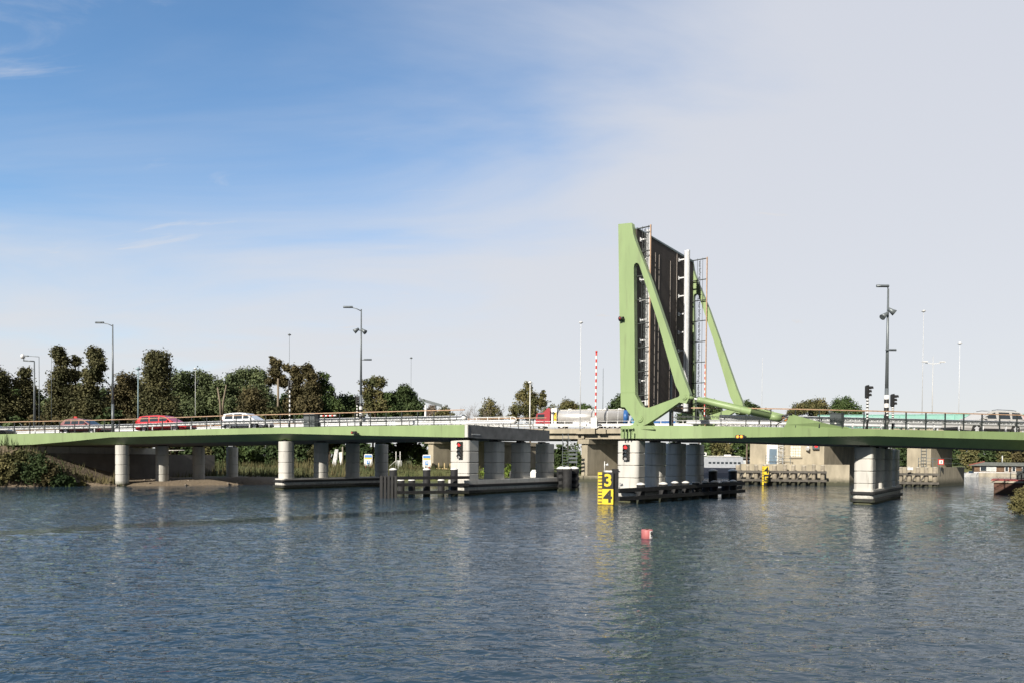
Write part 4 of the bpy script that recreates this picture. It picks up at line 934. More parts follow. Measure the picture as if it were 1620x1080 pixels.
mat('grey_timber', (.11, .10, .085), .9, var=.3, scale=3, bump=.2)
old_fender(1171, 1303, zat(1240, 735.5, 81), 1.6, 'row of weathered fender piles in front of the old machine house', 1.05)
def second_old_pier():
    th, a, b = old_pier(1437, 1475, 'narrower old concrete pier with a ladder right of the bright green-bridge pier', 9, cap=False, zt=OZ - 1.3)
    F = frame(a, OD, ON, Z); w = (b - a).length
    MB().prism([F @ Vector((-1.0, -1.3, -1)), F @ Vector((w + .3, -1.3, -1)), F @ Vector((w + .3, -1.3, 2.25)), F @ Vector((-1.0, -1.3, 2.25))], TO * 11.5).build('plinth', oldc, th)
    ld = bpy.data.objects.new('ladder', None); COL.objects.link(ld); ld.parent = th
    for dx in (1.45, 2.0): MB().box((dx, -.15, 3.7), (.06, .05, 3.8), F).build('stile', steel_p, ld)
    for k in range(10): MB().box((1.725, -.15, 2.0 + k * .36), (.5, .04, .05), F).build('rung', steel_p, ld)
    for z in (2.9, 3.3): MB().box((1.8, -1.25, z), (2.0, .04, .04), F).build('landing_rail', steel_p, th)
    for x in (.8, 1.3, 2.3, 2.8): MB().box((x, -1.25, 2.8), (.05, .05, 1.1), F).build('landing_post', steel_p, th)
    for z in (2.7, 3.3): MB().bar(F @ Vector((w + .3, -1.2, z)), F @ Vector((w + .3, -1.2, z)) + TO * 11, .04, .04).build('side_rail', steel_p, th)
    sg = thing('traffic_sign', 'small square red-edged white sign with a black bar on the old pier', 'sign', at(1488, 737, 78.5)); q = at(1488.5, 730, 78.2)
    MB().box(q, (.66, .04, .66)).build('red_border', redp, sg); MB().box(q - Vector((0, .03, 0)), (.44, .03, .44)).build('panel', white, sg); MB().box(q - Vector((0, .055, 0)), (.07, .02, .26)).build('bar_mark', black, sg); MB().tube([q + Vector((.0, .06, -1.2)), q + Vector((0, .06, .1))], .035, 6).build('post', steel_p, sg)
    w_ = thing('notice_plate', 'blank white plate on the timber fender of the second old pier', 'plate', at(1440, 740.5, 77)); MB().box(at(1440, 740.5, 76.6), (.62, .05, .3)).build('panel', white, w_)
second_old_pier()
old_fender(1424, 1476, 2.2, 1.3, 'short row of weathered piles around the second old pier', .85)
def rescue_stair():
    a = at(884, 683, 86.5); th = thing('steel_stair', 'steel escape stair hanging beside the old bridge near the tanker', 'stair', a)
    z0, z1 = zat(900, 744, 86.5), zat(900, 684, 86.5)
    for px in (890, 899): q = at(px, 700, 86.5); MB().box((q.x, q.y, (z0 + z1) / 2), (.06, .06, z1 - z0)).build('stringer', steel_p, th)
    q0, q1 = at(890, 700, 86.5), at(899, 700, 86.5)
    for k in range(14): z = z0 + (z1 - z0) * k / 14; MB().box(((q0.x + q1.x) / 2, q0.y, z), (q1.x - q0.x, .3, .04)).build('tread', steel_p, th)
    MB().bar(at(899, 690, 86.3), at(912, 716, 86.3), .05, .05).bar(at(912, 716, 86.3), at(912, 744, 86.3), .05, .05).build('handrail', steel_p, th)
    for y in (712, 718, 724, 730): MB().bar(at(900, y, 86.6), at(914, y, 86.6), .04, .25).build('landing', steel_p, th)
rescue_stair()

# ------------------------------------------------------------------ vehicles
def lacquer(name, col): return mat(name, col, .3, var=.03, coat=.7, spec=.5)
def car(q0, q1, H, kind, paint, lab, head=1):
    """q0 tail, q1 nose on the road"""
    d = q1 - q0; Lg = d.length; d.normalize(); th = thing('car', lab, 'car', q0); n = Z.cross(d).normalized(); F = frame(q0, d, n, d.cross(n))
    w = .90; P = lambda x, y, z: F @ Vector((x * Lg, y, z * H))
    if kind == 'estate': belt = [(0, .60), (.03, .64), (.5, .64), (.70, .62), (.86, .57), (.97, .50), (1, .42)]; gh_ = [(.015, .62), (.075, .95), (.2, .99), (.42, 1.0), (.56, .96), (.74, .615)]; wh = (.19, .80); wins = [(.10, .27), (.29, .46), (.48, .635)]
    elif kind == 'volvo': belt = [(0, .60), (.02, .635), (.5, .63), (.68, .61), (.86, .57), (.97, .51), (1, .42)]; gh_ = [(.02, .62), (.055, .90), (.12, .975), (.4, 1.0), (.52, .97), (.71, .605)]; wh = (.20, .79); wins = [(.075, .235), (.262, .44), (.475, .64)]
    elif kind == 'mpv': belt = [(0, .58), (.03, .62), (.5, .60), (.74, .58), (.88, .53), (.97, .44), (1, .38)]; gh_ = [(.01, .60), (.05, .93), (.2, .99), (.42, 1.0), (.55, .96), (.80, .575)]; wh = (.18, .80); wins = [(.09, .28), (.30, .50), (.52, .67)]
    else: belt = [(0, .58), (.03, .63), (.5, .62), (.72, .60), (.86, .55), (.97, .47), (1, .4)]; gh_ = [(.02, .61), (.12, .93), (.25, .99), (.42, 1.0), (.55, .95), (.75, .60)]; wh = (.18, .80); wins = [(.13, .28), (.30, .47), (.49, .64)]
    body = MB()
    xs = sorted(set([0, .015, .05, .12, .3, .5, .7, .85, .94, .985, 1.0]))
    rg = []
    for x in xs:
        zt = np.interp(x, [b[0] for b in belt], [b[1] for b in belt]); e = min(x, 1 - x); k = min(1, .80 + e * 2.2); zb = .13 + (.07 * (1 - min(1, e * 12)))
        ww = w * k; rg.append([P(x, y, z) for y, z in ((-ww * .92, zb), (-ww, zb + .10), (-ww, zt * .75), (-ww * .95, zt - .015), (-ww * .7, zt + .012), (ww * .7, zt + .012), (ww * .95, zt - .015), (ww, zt * .75), (ww, zb + .10), (ww * .92, zb))])
    ob = body.rings(rg, smooth=False).build('body', paint, th)
    for p_ in ob.data.polygons: p_.use_smooth = False
    hw = lambda z: w * (.93 - .62 * max(0, z - .6) / 1.0 * .8)
    cab = MB().rings([[P(x, -hw(z), z) for x, z in gh_], [P(x, -hw(z) * .86, z + .008) for x, z in gh_], [P(x, hw(z) * .86, z + .008) for x, z in gh_], [P(x, hw(z), z) for x, z in gh_]], smooth=False).build('cabin', paint, th)
    gx = [g_[0] for g_ in gh_]; gzv = [g_[1] for g_ in gh_]
    top = lambda x: np.interp(x, gx, gzv)
    for sgn in (-1, 1):
        for x0, x1 in wins:
            zb = .645; xr0, xr1 = x0, x1; pts = []
            # follow the sloping pillars
            for x, z in ((x0, zb), (x1 + (.0 if x1 < .6 else .045), zb), (x1 - (.02 if x1 < .6 else .055), min(.925, top(x1 - .05) - .045)), (x0 + (.02 if x0 < .15 else 0), min(.925, top(x0 + .03) - .05))): pts.append(P(x, sgn * (hw(z) + .012), z))
            MB().prism(pts, n * (-sgn) * .01).build('side_window', glass, th)
        for xw in wh:
            r = .335 if kind != 'compact' else .31; c = P(xw, sgn * w, 0) + Z * r
            MB().tube([c - n * sgn * .10, c + n * sgn * .004], [r * 1.17, r * 1.17], 22).build('wheel_arch', rubber, th)
            wh_ = MB().tube([c - n * sgn * .18, c + n * sgn * .0, c + n * sgn * .03], [r, r, r * .93], 24, smooth=False).build('wheel', rubber, th)
            rim = MB(); rim.tube([c + n * sgn * .031, c + n * sgn * .034], [.19, .18], 5)
            for j in range(5):
                a_ = R(72 * j + 10); e = d * math.cos(a_) + Z * math.sin(a_); rim.bar(c + n * sgn * .036, c + n * sgn * .036 + e * .215, .055, .012, up=n)
            rim.build('rim', steel_g, wh_)
            MB().tube([c + n * sgn * .029, c + n * sgn * .033], [.235, .235], 22, cap=True).build('hub', MATS['brake_dark'], wh_)
        # mirror, handles
        MB().box((0, 0, 0), (.13, .16, .11), frame(P(wins[-1][1] + .02, sgn * (w + .04), .655), d, n, Z)).build('mirror', paint, th)
        for x0, x1 in wins[1:]: MB().box((0, 0, 0), (.16, .02, .03), frame(P(x0 + .03, sgn * (w + .005), .565), d, n, Z)).build('door_handle', MATS['trim'], th)
        MB().box((0, 0, 0), (.55 * Lg, .02, .10), frame(P(.5, sgn * (w + .0), .19), d, n, Z)).build('sill_trim', MATS['trim'], th)
        MB().box((0, 0, 0), (.22, .30, .13), frame(P(.968, sgn * w * .60, .43), d, n, Z)).build('headlight', MATS['lamp_glass'], th)
        tl = MB().box((0, 0, 0), (.09, .14, .34 if kind in ('volvo', 'estate') else .22), frame(P(.03 if kind != 'volvo' else .038, sgn * (w * .86), .72 if kind == 'volvo' else .60), d, n, Z)).build('tail_light', MATS['tail_red'], th)
    for a0, a1, nm in ((gh_[-1], gh_[-2], 'windscreen'), (gh_[0], gh_[1], 'rear_window')):
        s_ = 1 if nm == 'windscreen' else -1; off = (d * s_ + Z * .8).normalized() * .012
        f = lambda t_, y: (lambda x, z: P(x, y * hw(z) * .92, z) + off)(a0[0] + (a1[0] - a0[0]) * t_, a0[1] + (a1[1] - a0[1]) * t_)
        MB().prism([f(.08, -1), f(.08, 1), f(.92, 1), f(.92, -1)], off * -.6).build(nm, glass, th)
    if kind in ('volvo', 'estate'):
        for sgn in (-1, 1): MB().tube([P(.13, sgn * .58, 1.005), P(.2, sgn * .58, 1.03), P(.42, sgn * .58, 1.04), P(.5, sgn * .58, 1.0)], .02, 6).build('roof_rail', MATS['trim'], th)
    MB().box((0, 0, 0), (.06, 1.5, .14), frame(P(.998, 0, .24), d, n, Z)).build('front_bumper', MATS['trim'], th)
    MB().box((0, 0, 0), (.06, 1.5, .16), frame(P(.002, 0, .26), d, n, Z)).build('rear_bumper', MATS['trim'] if kind != 'volvo' else paint, th)
    return th
mat('trim', (.03, .03, .032), .5); mat('brake_dark', (.05, .05, .05), .5); mat('lamp_glass', (.6, .62, .64), .15); mat('tail_red', (.5, .02, .02), .25)
RD = -.06
def place(px0, px1, b, H, kind, paint, lab): return car(foot(px0, b) + Z * RD, foot(px1, b) + Z * RD, H, kind, paint, lab)
place(104, 168, 2.5, 1.52, 'compact', lacquer('dark_red_lacquer', (.16, .018, .02)), 'dark red hatchback, leftmost of the red cars')
place(223, 303, 2.5, 1.62, 'estate', lacquer('red_lacquer', (.50, .012, .02)), 'bright red estate car driving on the left span')
place(359, 425, 2.5, 1.60, 'mpv', lacquer('white_lacquer', (.72, .73, .75)), 'silvery white people carrier on the left span')
place(-48, 16, 2.5, 1.30, 'compact', lacquer('charcoal_lacquer', (.03, .03, .035)), 'low charcoal car at the left edge, mostly outside the picture')
place(1607, 1502, 4.2, 1.64, 'volvo', mat('silver_lacquer', (.50, .49, .47), .35, var=.03, coat=.4), 'silver estate car with roof rails on the right span')
# beacon on the dark red car
q = foot(120, 2.5); bq = at(120, 659, q.y); bc = thing('roof_beacon', 'small red box on the roof of the dark red hatchback', 'roof beacon', bq); MB().box(bq - Z * .03, (.28, .2, .16)).build('shell', redp, bc); MB().box(bq - Z * .13, (.36, .3, .04)).build('foot', rubber, bc)
def tanker():
    Yb = 3.6; A = ocol(876) + ON * Yb; B = ocol(990.5) + ON * Yb; th = thing('tanker_lorry', 'silver tank trailer with blue end cap and red cab on the old bridge', 'lorry', A + Z * OZ); L_ = (B - A).length; F = frame(A + Z * OZ, OD, ON, Z)
    zc_ = zat(930, 660.5, A.y) - OZ; r = .98
    st = [(.0, .86), (.12, 1), (L_ - .55, 1)]
    tk = MB().tube([F @ Vector((x, 0, zc_)) for x, k in st], [r * k for x, k in st], 32).build('tank', chrome, th)
    e = [(L_ - .549, 1.003), (L_ - .2, .99), (L_ - .05, .9), (L_ + .08, .6), (L_ + .12, .2)]
    MB().tube([F @ Vector((x, 0, zc_)) for x, k in e], [r * k for x, k in e], 32).build('end_cap', bluep, th)
    MB().tube([F @ Vector((-.12, 0, zc_)), F @ Vector((-.01, 0, zc_))], [r * .6, r * .86], 32).build('front_cap', bluep, th)
    for x in (1.3, 3.0, 4.8, 6.6, 8.0): MB().tube([F @ Vector((x, 0, zc_)), F @ Vector((x + .05, 0, zc_))], [r + .012] * 2, 32).build('hoop', steel_g, tk)
    MB().box((L_ / 2 - .1, 0, zc_ + r + .03), (L_ - .8, .6, .08), F).build('catwalk', white, th)
    for x in (1.6, 4.2, 6.4, 8.2): MB().tube([F @ Vector((x, -.1, zc_ + r + .07)), F @ Vector((x, -.1, zc_ + r + .2))], .24, 12).build('manhole', white, th)
    MB().box((L_ / 2, 0, .95), (L_ - .4, .9, .22), F).build('chassis', bluep, th)
    MB().box((3.2, -.95, .8), (2.2, .3, .5), F).build('locker', steel_g, th)
    def wheel(x):
        for s_ in (-1, 1):
            w_ = MB().tube([F @ Vector((x, s_ * .85, .52)), F @ Vector((x, s_ * 1.2, .52))], [.52, .5], 20, smooth=False).build('wheel', rubber, th); MB().tube([F @ Vector((x, s_ * 1.2, .52)), F @ Vector((x, s_ * 1.22, .52))], [.26, .22], 14).build('rim', steel_g, w_)
    for x in (L_ - 1.3, L_ - 2.6, L_ - 3.9, .6, -2.1): wheel(x)
    MB().box((-.42, 0, 1.75), (.7, 2.3, 2.3), F).build('front_locker', white, th)
    MB().box((-.26, -1.16, 1.75), (.34, .03, 1.15), F).build('hazard_board', yellow, th)
    MB().box((-.26, -1.18, 1.9), (.2, .03, .1), F).build('board_mark', black, th); MB().box((-.26, -1.18, 1.45), (.2, .03, .1), F).build('board_mark', redp, th)
    cab = MB().prism([F @ Vector((x, -1.2, z)) for x, z in ((-.95, .55), (-.95, 2.9), (-1.25, 2.95), (-1.9, 2.3), (-2.75, 2.2), (-2.85, 1.6), (-2.9, .55))], ON * 2.4).build('cab', lacquer('red_cab_lacquer', (.36, .04, .05)), th)
    MB().prism([F @ Vector((x, -1.215, z)) for x, z in ((-1.7, 1.45), (-1.7, 2.1), (-2.6, 2.1), (-2.68, 1.45))], ON * .014).build('side_window', glass, cab)
    MB().box((-2.9, 0, 1.85), (.05, 2.0, .6), F).build('windscreen', glass, cab); MB().box((-2.93, 0, .7), (.1, 2.3, .35), F).build('bumper', steel_g, th)
    MB().box((-1.9, 0, .8), (2.2, .9, .25), F).build('tractor_frame', bluep, th)
tanker()
def blue_lorry():
    A = ocol(1003) + ON * 5.2; th = thing('blue_lorry', 'blue tractor unit close behind the tank, half hidden by the pivot bracket', 'lorry', A + Z * OZ); F = frame(A + Z * OZ, OD, ON, Z)
    MB().prism([F @ Vector((x, -1.2, z)) for x, z in ((-.6, .5), (-.75, 1.2), (-.3, 2.1), (-.1, 2.3), (1.7, 2.3), (1.7, .5))], ON * 2.4).build('cab', mat('light_blue_lacquer', (.08, .25, .42), .35), th)
    MB().prism([F @ Vector((x, -1.215, z)) for x, z in ((-.45, 1.3), (-.15, 1.95), (.6, 1.95), (.6, 1.3))], ON * .014).build('side_window', glass, th)
    for x in (.3, 3.2): MB().tube([F @ Vector((x, -1.2, .5)), F @ Vector((x, -.8, .5))], .5, 18).build('wheel', rubber, th)
    MB().box((3.4, 0, 1.0), (3.4, 2.3, .5), F).build('flatbed', bluep, th)
blue_lorry()

# ------------------------------------------------------------------ masts and barriers beyond
def mast(px, yt, yb, Y, lab, r=.07, head='lamp', m_=None, arm=.5, cat='street lamp'):
    a = at(px, yb, Y); z = zat(px, yt, Y); a.z = min(a.z, OZ if Y > 80 else a.z); th = thing('street_lamp' if head != 'none' else 'mast', lab, cat, a); t_ = Vector((a.x, a.y, z))
    MB().tube([a, t_], [r, r * .5], 8).build('pole', m_ or steel_p, th)
    if head == 'lamp': MB().tube([t_, t_ + Vector((-arm, 0, .1))], .03, 5).build('arm', m_ or steel_p, th); MB().box(t_ + Vector((-arm - .2, 0, .1)), (.6, .25, .12)).build('lamp_head', m_ or steel_p, th)
    if head == 'top': MB().tube([t_, t_ + Z * .12, t_ + Z * .3], [.12, .3, .1], 8).build('lamp_head', m_ or steel_p, th)
    if head == 'cam': MB().tube([t_, t_ + Vector((-1.0, 0, .05))], .06, 6).build('arm', m_ or steel_p, th); MB().tube([t_ + Vector((-1.0, 0, 0)), t_ + Vector((-1.0, 0, .3))], .05, 6).build('stub', m_ or steel_p, th); MB().tube([t_ + Vector((-1.05, 0, .3)), t_ + Vector((-1.15, 0, .62))], [.18, .14], 10).build('camera', white, th)
    if head == 'wings':
        for s_ in (-1, 1): MB().bar(t_ + Z * -1, t_ + Vector((s_ * 1.0, 0, -.9)), .06, .06).build('arm', white, th); MB().box(t_ + Vector((s_ * 1.15, -.1, -.75)), (.7, .3, .1)).build('lamp_head', white, th)
    return th
mat('mast_grey', (.5, .5, .49), .5)
f_ = foot(54, 1.0)
mast(54.5, 571, 676, f_.y, 'grey camera mast with a short arm at the left edge of the span', .1, 'cam')
mast(62, 564, 676, 82, 'thin far lamp just behind the camera mast', .06, 'lamp', arm=1.4)
mast(81.5, 548, 660, 84, 'very thin pole left of the tall ivy trees', .04, 'none', cat='mast')
mast(218.5, 585, 674, foot(218, 10.6).y, 'blue-grey slender pole on the far edge behind the red estate car', .08, 'top', mat('pale_blue_grey', (.25, .35, .38), .5))
mast(457.5, 531, 660, 110, 'thin distant lamp above the striped traffic light', .05, 'top')
mast(309, 584, 650, 110, 'thin distant lamp in front of the poplars', .05, 'top', steel_g)
mast(650, 567, 650, 130, 'thin distant lamp above the dark green round tree', .05, 'top')
mast(917.5, 512, 680, 87.5, 'tall thin white mast on the old bridge left of the red and white boom', .065, 'top', steel_g)
mast(838, 606, 690, 86, 'white post with a lamp in front of the birch', .1, 'top', white)
mast(953.5, 582, 668, 95, 'thin post just right of the red and white boom', .06, 'none', cat='mast')
mast(1458.5, 494, 664, 95, 'tallest thin pale mast right of the dark street lamp', .05, 'top', MATS['mast_grey'])
mast(1474.5, 563, 664, 90, 'pale mast with two white wing-shaped lamps', .07, 'wings', MATS['mast_grey'])
mast(1516.5, 544, 664, 95, 'pale thin mast above the bonnet of the silver estate car', .05, 'top', steel_g)
mast(1205, 566, 664, 120, 'white sailing boat mast far beyond the cylinder', .05, 'none', MATS['mast_grey'], cat='mast')
mast(432 + 241, 640, 668, 97, 'short white post behind the right end of the near railing', .22, 'none', white, cat='post')
def boom(px, y0, y1, Y, lab, box=True, r=.11):
    b_ = at(px - .8, y1, Y); t_ = at(px + .6, y0, Y); th = thing('barrier_boom', lab, 'barrier', b_); n = 21
    striped(th, b_ + Z * .3, t_, r, n, redp, white, 'boom', 8)
    if box: MB().box(b_ + Vector((-.25, 0, .2)), (.75, .6, 1.4)).build('housing', white, th)
    else: MB().box(b_ + Vector((0, 0, 0)), (.4, .4, .9)).build('housing', cabg, th)
    MB().tube([t_, t_ + Z * .2], .13, 8).build('tip_lamp', redp, th)
boom(943, 557, 671, 87.5, 'raised red and white barrier boom with a white box on the old bridge')
boom(1115.5, 578, 672, 88, 'raised red and white barrier boom seen through the far leaf railing', False)
def bollard():
    b_ = at(1064, 674, 52); th = thing('marker_post', 'short red and white post on the right span under the leaf arm', 'marker post', b_); striped(th, b_, at(1064, 650, 52), .07, 7, redp, white, 'post', 8); MB().box(b_, (.2, .2, .04)).build('foot', black, th)
bollard()
th = thing('ram_post', 'blue-grey post with a thick lower sleeve in front of the dark road surface', 'post', foot(1060, 5.5)); q = th.location.copy()
MB().tube([q, Vector((q.x, q.y, zat(1057, 592, q.y)))], .10, 10).build('sleeve', mat('slate_grey', (.16, .2, .22), .5), th); MB().tube([Vector((q.x, q.y, zat(1057, 592, q.y))), Vector((q.x, q.y, zat(1057, 556, q.y)))], .04, 8).build('mast', MATS['slate_grey'], th)
g0, g1 = at(664, 631, 210), at(699, 641, 210); th = thing('road_gantry', 'distant grey road gantry right of the dark green tree', 'gantry', (g0.x, g0.y, 1.3)); MB().bar(g0, g1, .8, .8).build('beam', steel_p, th); q = at(689, 640, 210); MB().tube([Vector((q.x, q.y, 1.3)), q], .3, 8).build('leg', steel_p, th)

# ------------------------------------------------------------------ boats
def cabin_boat():
    Y = 118; a, b = at(1092, 752, Y), at(1176, 752, Y - 2); d = (b - a); d.z = 0; L_ = d.length; d.normalize(); n = Vector((-d.y, d.x, 0)); th = thing('cabin_boat', 'white cabin boat with a row of windows and dark hull behind the piled fender', 'boat', (a.x, a.y, 0)); F = frame((a.x, a.y, 0), d, n, Z)
    zz = lambda y: zat(1140, y, Y)
    hz = zz(739)
    rg = []
    for x, w_, zt in ((0, .2, hz + .35), (.08, .75, hz + .2), (.3, 1.3, hz), (.8, 1.35, hz), (.97, 1.1, hz + .1), (1, 1.0, hz + .1)): rg.append([F @ Vector((x * L_, y, z)) for y, z in ((-w_ * .7, -.2), (-w_, zt * .5), (-w_ * 1.05, zt), (w_ * 1.05, zt), (w_, zt * .5), (w_ * .7, -.2))])
    MB().rings(rg).build('hull', mat('navy_hull', (.02, .025, .04), .35), th)
    z1 = zz(719.5)
    cb = MB().rings([[F @ Vector((x * L_, y, z)) for y, z in ((-1.05, hz), (-.95, zt), (.95, zt), (1.05, hz))] for x, zt in ((.12, z1 - .6), (.2, z1 - .25), (.97, z1 - .25), (.985, z1 - .9))]).build('cabin', mat('pale_grey_gelcoat', (.34, .36, .39), .35), th)
    for k in range(8):
        x = .34 + k * .078; w_ = MB().prism([F @ Vector((x * L_ + dx, -1.075 + (.0 if dz < .4 else .06), hz + dz)) for dx, dz in ((0, .45), (.45, .45), (.45, 1.0), (0, 1.0))], n * .05).build('window', glass, th)
    MB().box((.62 * L_, 0, z1 - .16), (.62 * L_, 2.2, .1), F).build('roof', white, th); MB().box((.70 * L_, 0, z1), (.12 * L_, 1.2, .22), F).build('hatch', white, th)
    MB().rings([[F @ Vector((x * L_, y, z)) for y, z in ((-.8, z1 - .1), (-.7, z1 + .45), (.7, z1 + .45), (.8, z1 - .1))] for x in (.12, .30)]).build('wheelhouse', white, th)
    for k in range(3): MB().box(((.15 + k * .055) * L_, -.79, z1 + .2), (.35, .06, .3), F).build('window', glass, th)
    for k in range(4): MB().tube([F @ Vector(((.02 + .05 * k) * L_, -.6, hz)), F @ Vector(((.02 + .05 * k) * L_, -.6, hz + .7))], .02, 5).build('stanchion', steel_g, th)
cabin_boat()
def houseboat(px0, px1, Y, lab, yroof, yeave, wall, open_r=False):
    a, b = at(px0, 752, Y), at(px1, 752, Y - 6); d = b - a; d.z = 0; L_ = d.length; d.normalize(); n = Vector((-d.y, d.x, 0)); th = thing('houseboat', lab, 'houseboat', (a.x, a.y, 0)); F = frame((a.x, a.y, 0), d, n, Z)
    ze, zr = zat(px0, yeave, Y), zat(px0, yroof, Y)
    MB().box((L_ / 2, 2.5, .25), (L_ + 2, 6.5, 1.1), F).build('pontoon', oldd, th); MB().box((L_ / 2, -.75, .85), (L_ + 1.5, .1, .12), F).build('deck_edge', white, th)
    MB().box((L_ / 2, 2.5, (.8 + ze) / 2), (L_ - 1, 4.6, ze - .8), F).build('wall', wall, th)
    rf = MB().prism([F @ Vector((x, -.4, z)) for x, z in ((-.4, ze - .05), (-.4, ze + .05), (L_ * .18, zr), (L_ + .4, ze + (zr - ze) * .85), (L_ + .4, ze - .05))], n * 5.9).build('roof', roofg, th)
    MB().prism([F @ Vector((x, -.45, z)) for x, z in ((-.5, ze), (L_ * .18, zr + .02), (L_ * .18, zr + .25), (-.5, ze + .22))], n * .06).build('bargeboard', mat('red_brown_board', (.22, .06, .04), .6), rf)
    for k, (x, w_, c_) in enumerate(((.09, 1.0, 0), (.2, 1.6, 1), (.42, .5, 0), (.52, .5, 0), (.66, .5, 0), (.8, 1.2, 0))):
        f = MB().box((x * L_ + 1, .14, 1.0 + (ze - 1.0) * .45), (w_ + .2, .12, (ze - 1.0) * .8), F).build('window', white, th); MB().box((x * L_ + 1, .06, 1.0 + (ze - 1.0) * .45), (w_, .06, (ze - 1.0) * .66), F).build('pane', mat('net_curtain', (.5, .52, .5), .25) if c_ else (MATS['net_curtain'] if k == 0 and 'net_curtain' in MATS else glass), f)
    MB().tube([F @ Vector((L_ * .46, 2.5, zr - .3)), F @ Vector((L_ * .46, 2.5, zr + 1.4))], .09, 8).build('flue', steel_g, th)
houseboat(1537, 1650, 148, 'brown timber houseboat with a low grey roof at the far bank', 730, 735.5, brownw)
houseboat(1160, 1200, 140, 'reddish timber houseboat seen between the cabin boat and the old machine house', 722.5, 724.5, mat('red_brown_timber', (.16, .06, .04), .8, var=.3, scale=2))
def white_boat():
    Y = 142; a, b = at(1524, 752, Y), at(1548, 752, Y); th = thing('motor_boat', 'small white open boat in front of the brown houseboat', 'boat', (a.x, a.y, 0)); L_ = b.x - a.x
    rg = [[Vector((a.x + x * L_, Y + y, z)) for y, z in ((-w_ * .6, -.1), (-w_, zt), (-w_ * .85, zt + .02), (w_ * .85, zt + .02), (w_, zt), (w_ * .6, -.1))] for x, w_, zt in ((0, .8, .62), (.3, 1.0, .66), (.7, .9, .75), (.92, .45, .9), (1, .08, .98))]
    MB().rings(rg).build('hull', white, th); MB().prism([Vector((a.x + .45 * L_, Y - .6, .7)), Vector((a.x + .62 * L_, Y - .6, .72)), Vector((a.x + .5 * L_, Y - .5, 1.15))], Vector((0, 1.2, 0))).build('windscreen', glass, th)
white_boat()
def barge():
    Y = 61; a = at(1572, 780, Y); th = thing('barge', 'rusty flat barge with a red gunwale at the right edge', 'barge', (a.x, a.y, 0)); L_ = 22; zt = zat(1575, 757.5, Y); d = Vector((.8, -.6, 0)); n = Vector((.6, .8, 0)); F = frame((a.x, a.y, 0), d, n, Z)
    MB().rings([[F @ Vector((x, y, z)) for y, z in ((0, -.3), (0, zt - .28), (5, zt - .28), (5, -.3))] for x in (0.0, L_)]).build('hull', rust, th)
    MB().box((L_ / 2, 2.5, zt - .2), (L_ + .5, 5.3, .16), F).build('rubbing_strake', oldd, th); MB().box((L_ / 2, 2.5, zt - .06), (L_ + .4, 5.1, .13), F).build('gunwale', mat('faded_gunwale_red', (.24, .05, .045), .7, var=.3), th)
    rnd = random.Random(3)
    mb = None
    for k in range(16):
        x = 1.2 + k * .8; MB().tube([F @ Vector((x, .4, zt)), F @ Vector((x, .4, zt + 1.0))], .03, 5).build('stanchion', steel_d, th)
    for z in (.5, 1.0): MB().bar(F @ Vector((1.2, .4, zt + z)), F @ Vector((13.2, .4, zt + z)), .03, .03).build('rail', steel_d, th)
    for k, (x, w_, h, m_) in enumerate(((2.2, 1.2, .7, steel_d), (4.2, 1.6, 1.1, brownw), (6.0, .9, .5, rust), (7.2, 1.3, .9, steel_p), (9, 1.8, 1.2, roofg), (3.1, .3, .3, MATS['mast_grey']), (5.2, .25, .5, yellow))):
        t2 = thing('deck_crate', ['dark steel box on the barge near its left end', 'brown timber crate on the barge', 'small rusty crate on the barge', 'grey metal box on the barge', 'large dark chest on the barge', 'small pale box on the barge', 'small yellow box on the barge'][k], 'crate', F @ Vector((x, 1.5 + .2 * (k % 3), zt)))
        y = 1.5 + .2 * (k % 3) - (0 if k < 5 else .9); MB().box((x, y, zt + h / 2 + .005), (w_, .8, h), F).build('crate_body', m_, t2); MB().box((x, y, zt + h + .03), (w_ + .06, .86, .05), F).build('lid', m_, t2)
barge()
def skiff(px0, px1, yw, Y, lab, m_, canopy):
    a, b = at(px0, yw, Y), at(px1, yw, Y); th = thing('small_boat', lab, 'boat', (a.x, a.y, 0)); L_ = b.x - a.x
    MB().rings([[Vector((a.x + x * L_, Y + y, z)) for y, z in ((-w_ * .6, -.1), (-w_, zt), (w_, zt), (w_ * .6, -.1))] for x, w_, zt in ((0, .7, .6), (.3, .95, .62), (.75, .85, .7), (1, .1, .9))]).build('hull', m_, th)
    MB().rings([[Vector((a.x + x * L_, Y + y, z)) for y, z in ((-.6, .6), (-.5, zt), (.5, zt), (.6, .6))] for x, zt in ((.15, 1.3), (.3, 1.6), (.6, 1.6), (.72, .9))]).build('canopy', canopy, th)
skiff(1417, 1433, 752, 118, 'little blue boat between the bright pier and the second old pier', bluep, white)
skiff(836, 856, 752, 78, 'small white boat glimpsed between the last two grey pillars', white, white)
skiff(803, 822, 755, 76, 'small dark boat glimpsed between the middle grey pillars', steel_d, black)

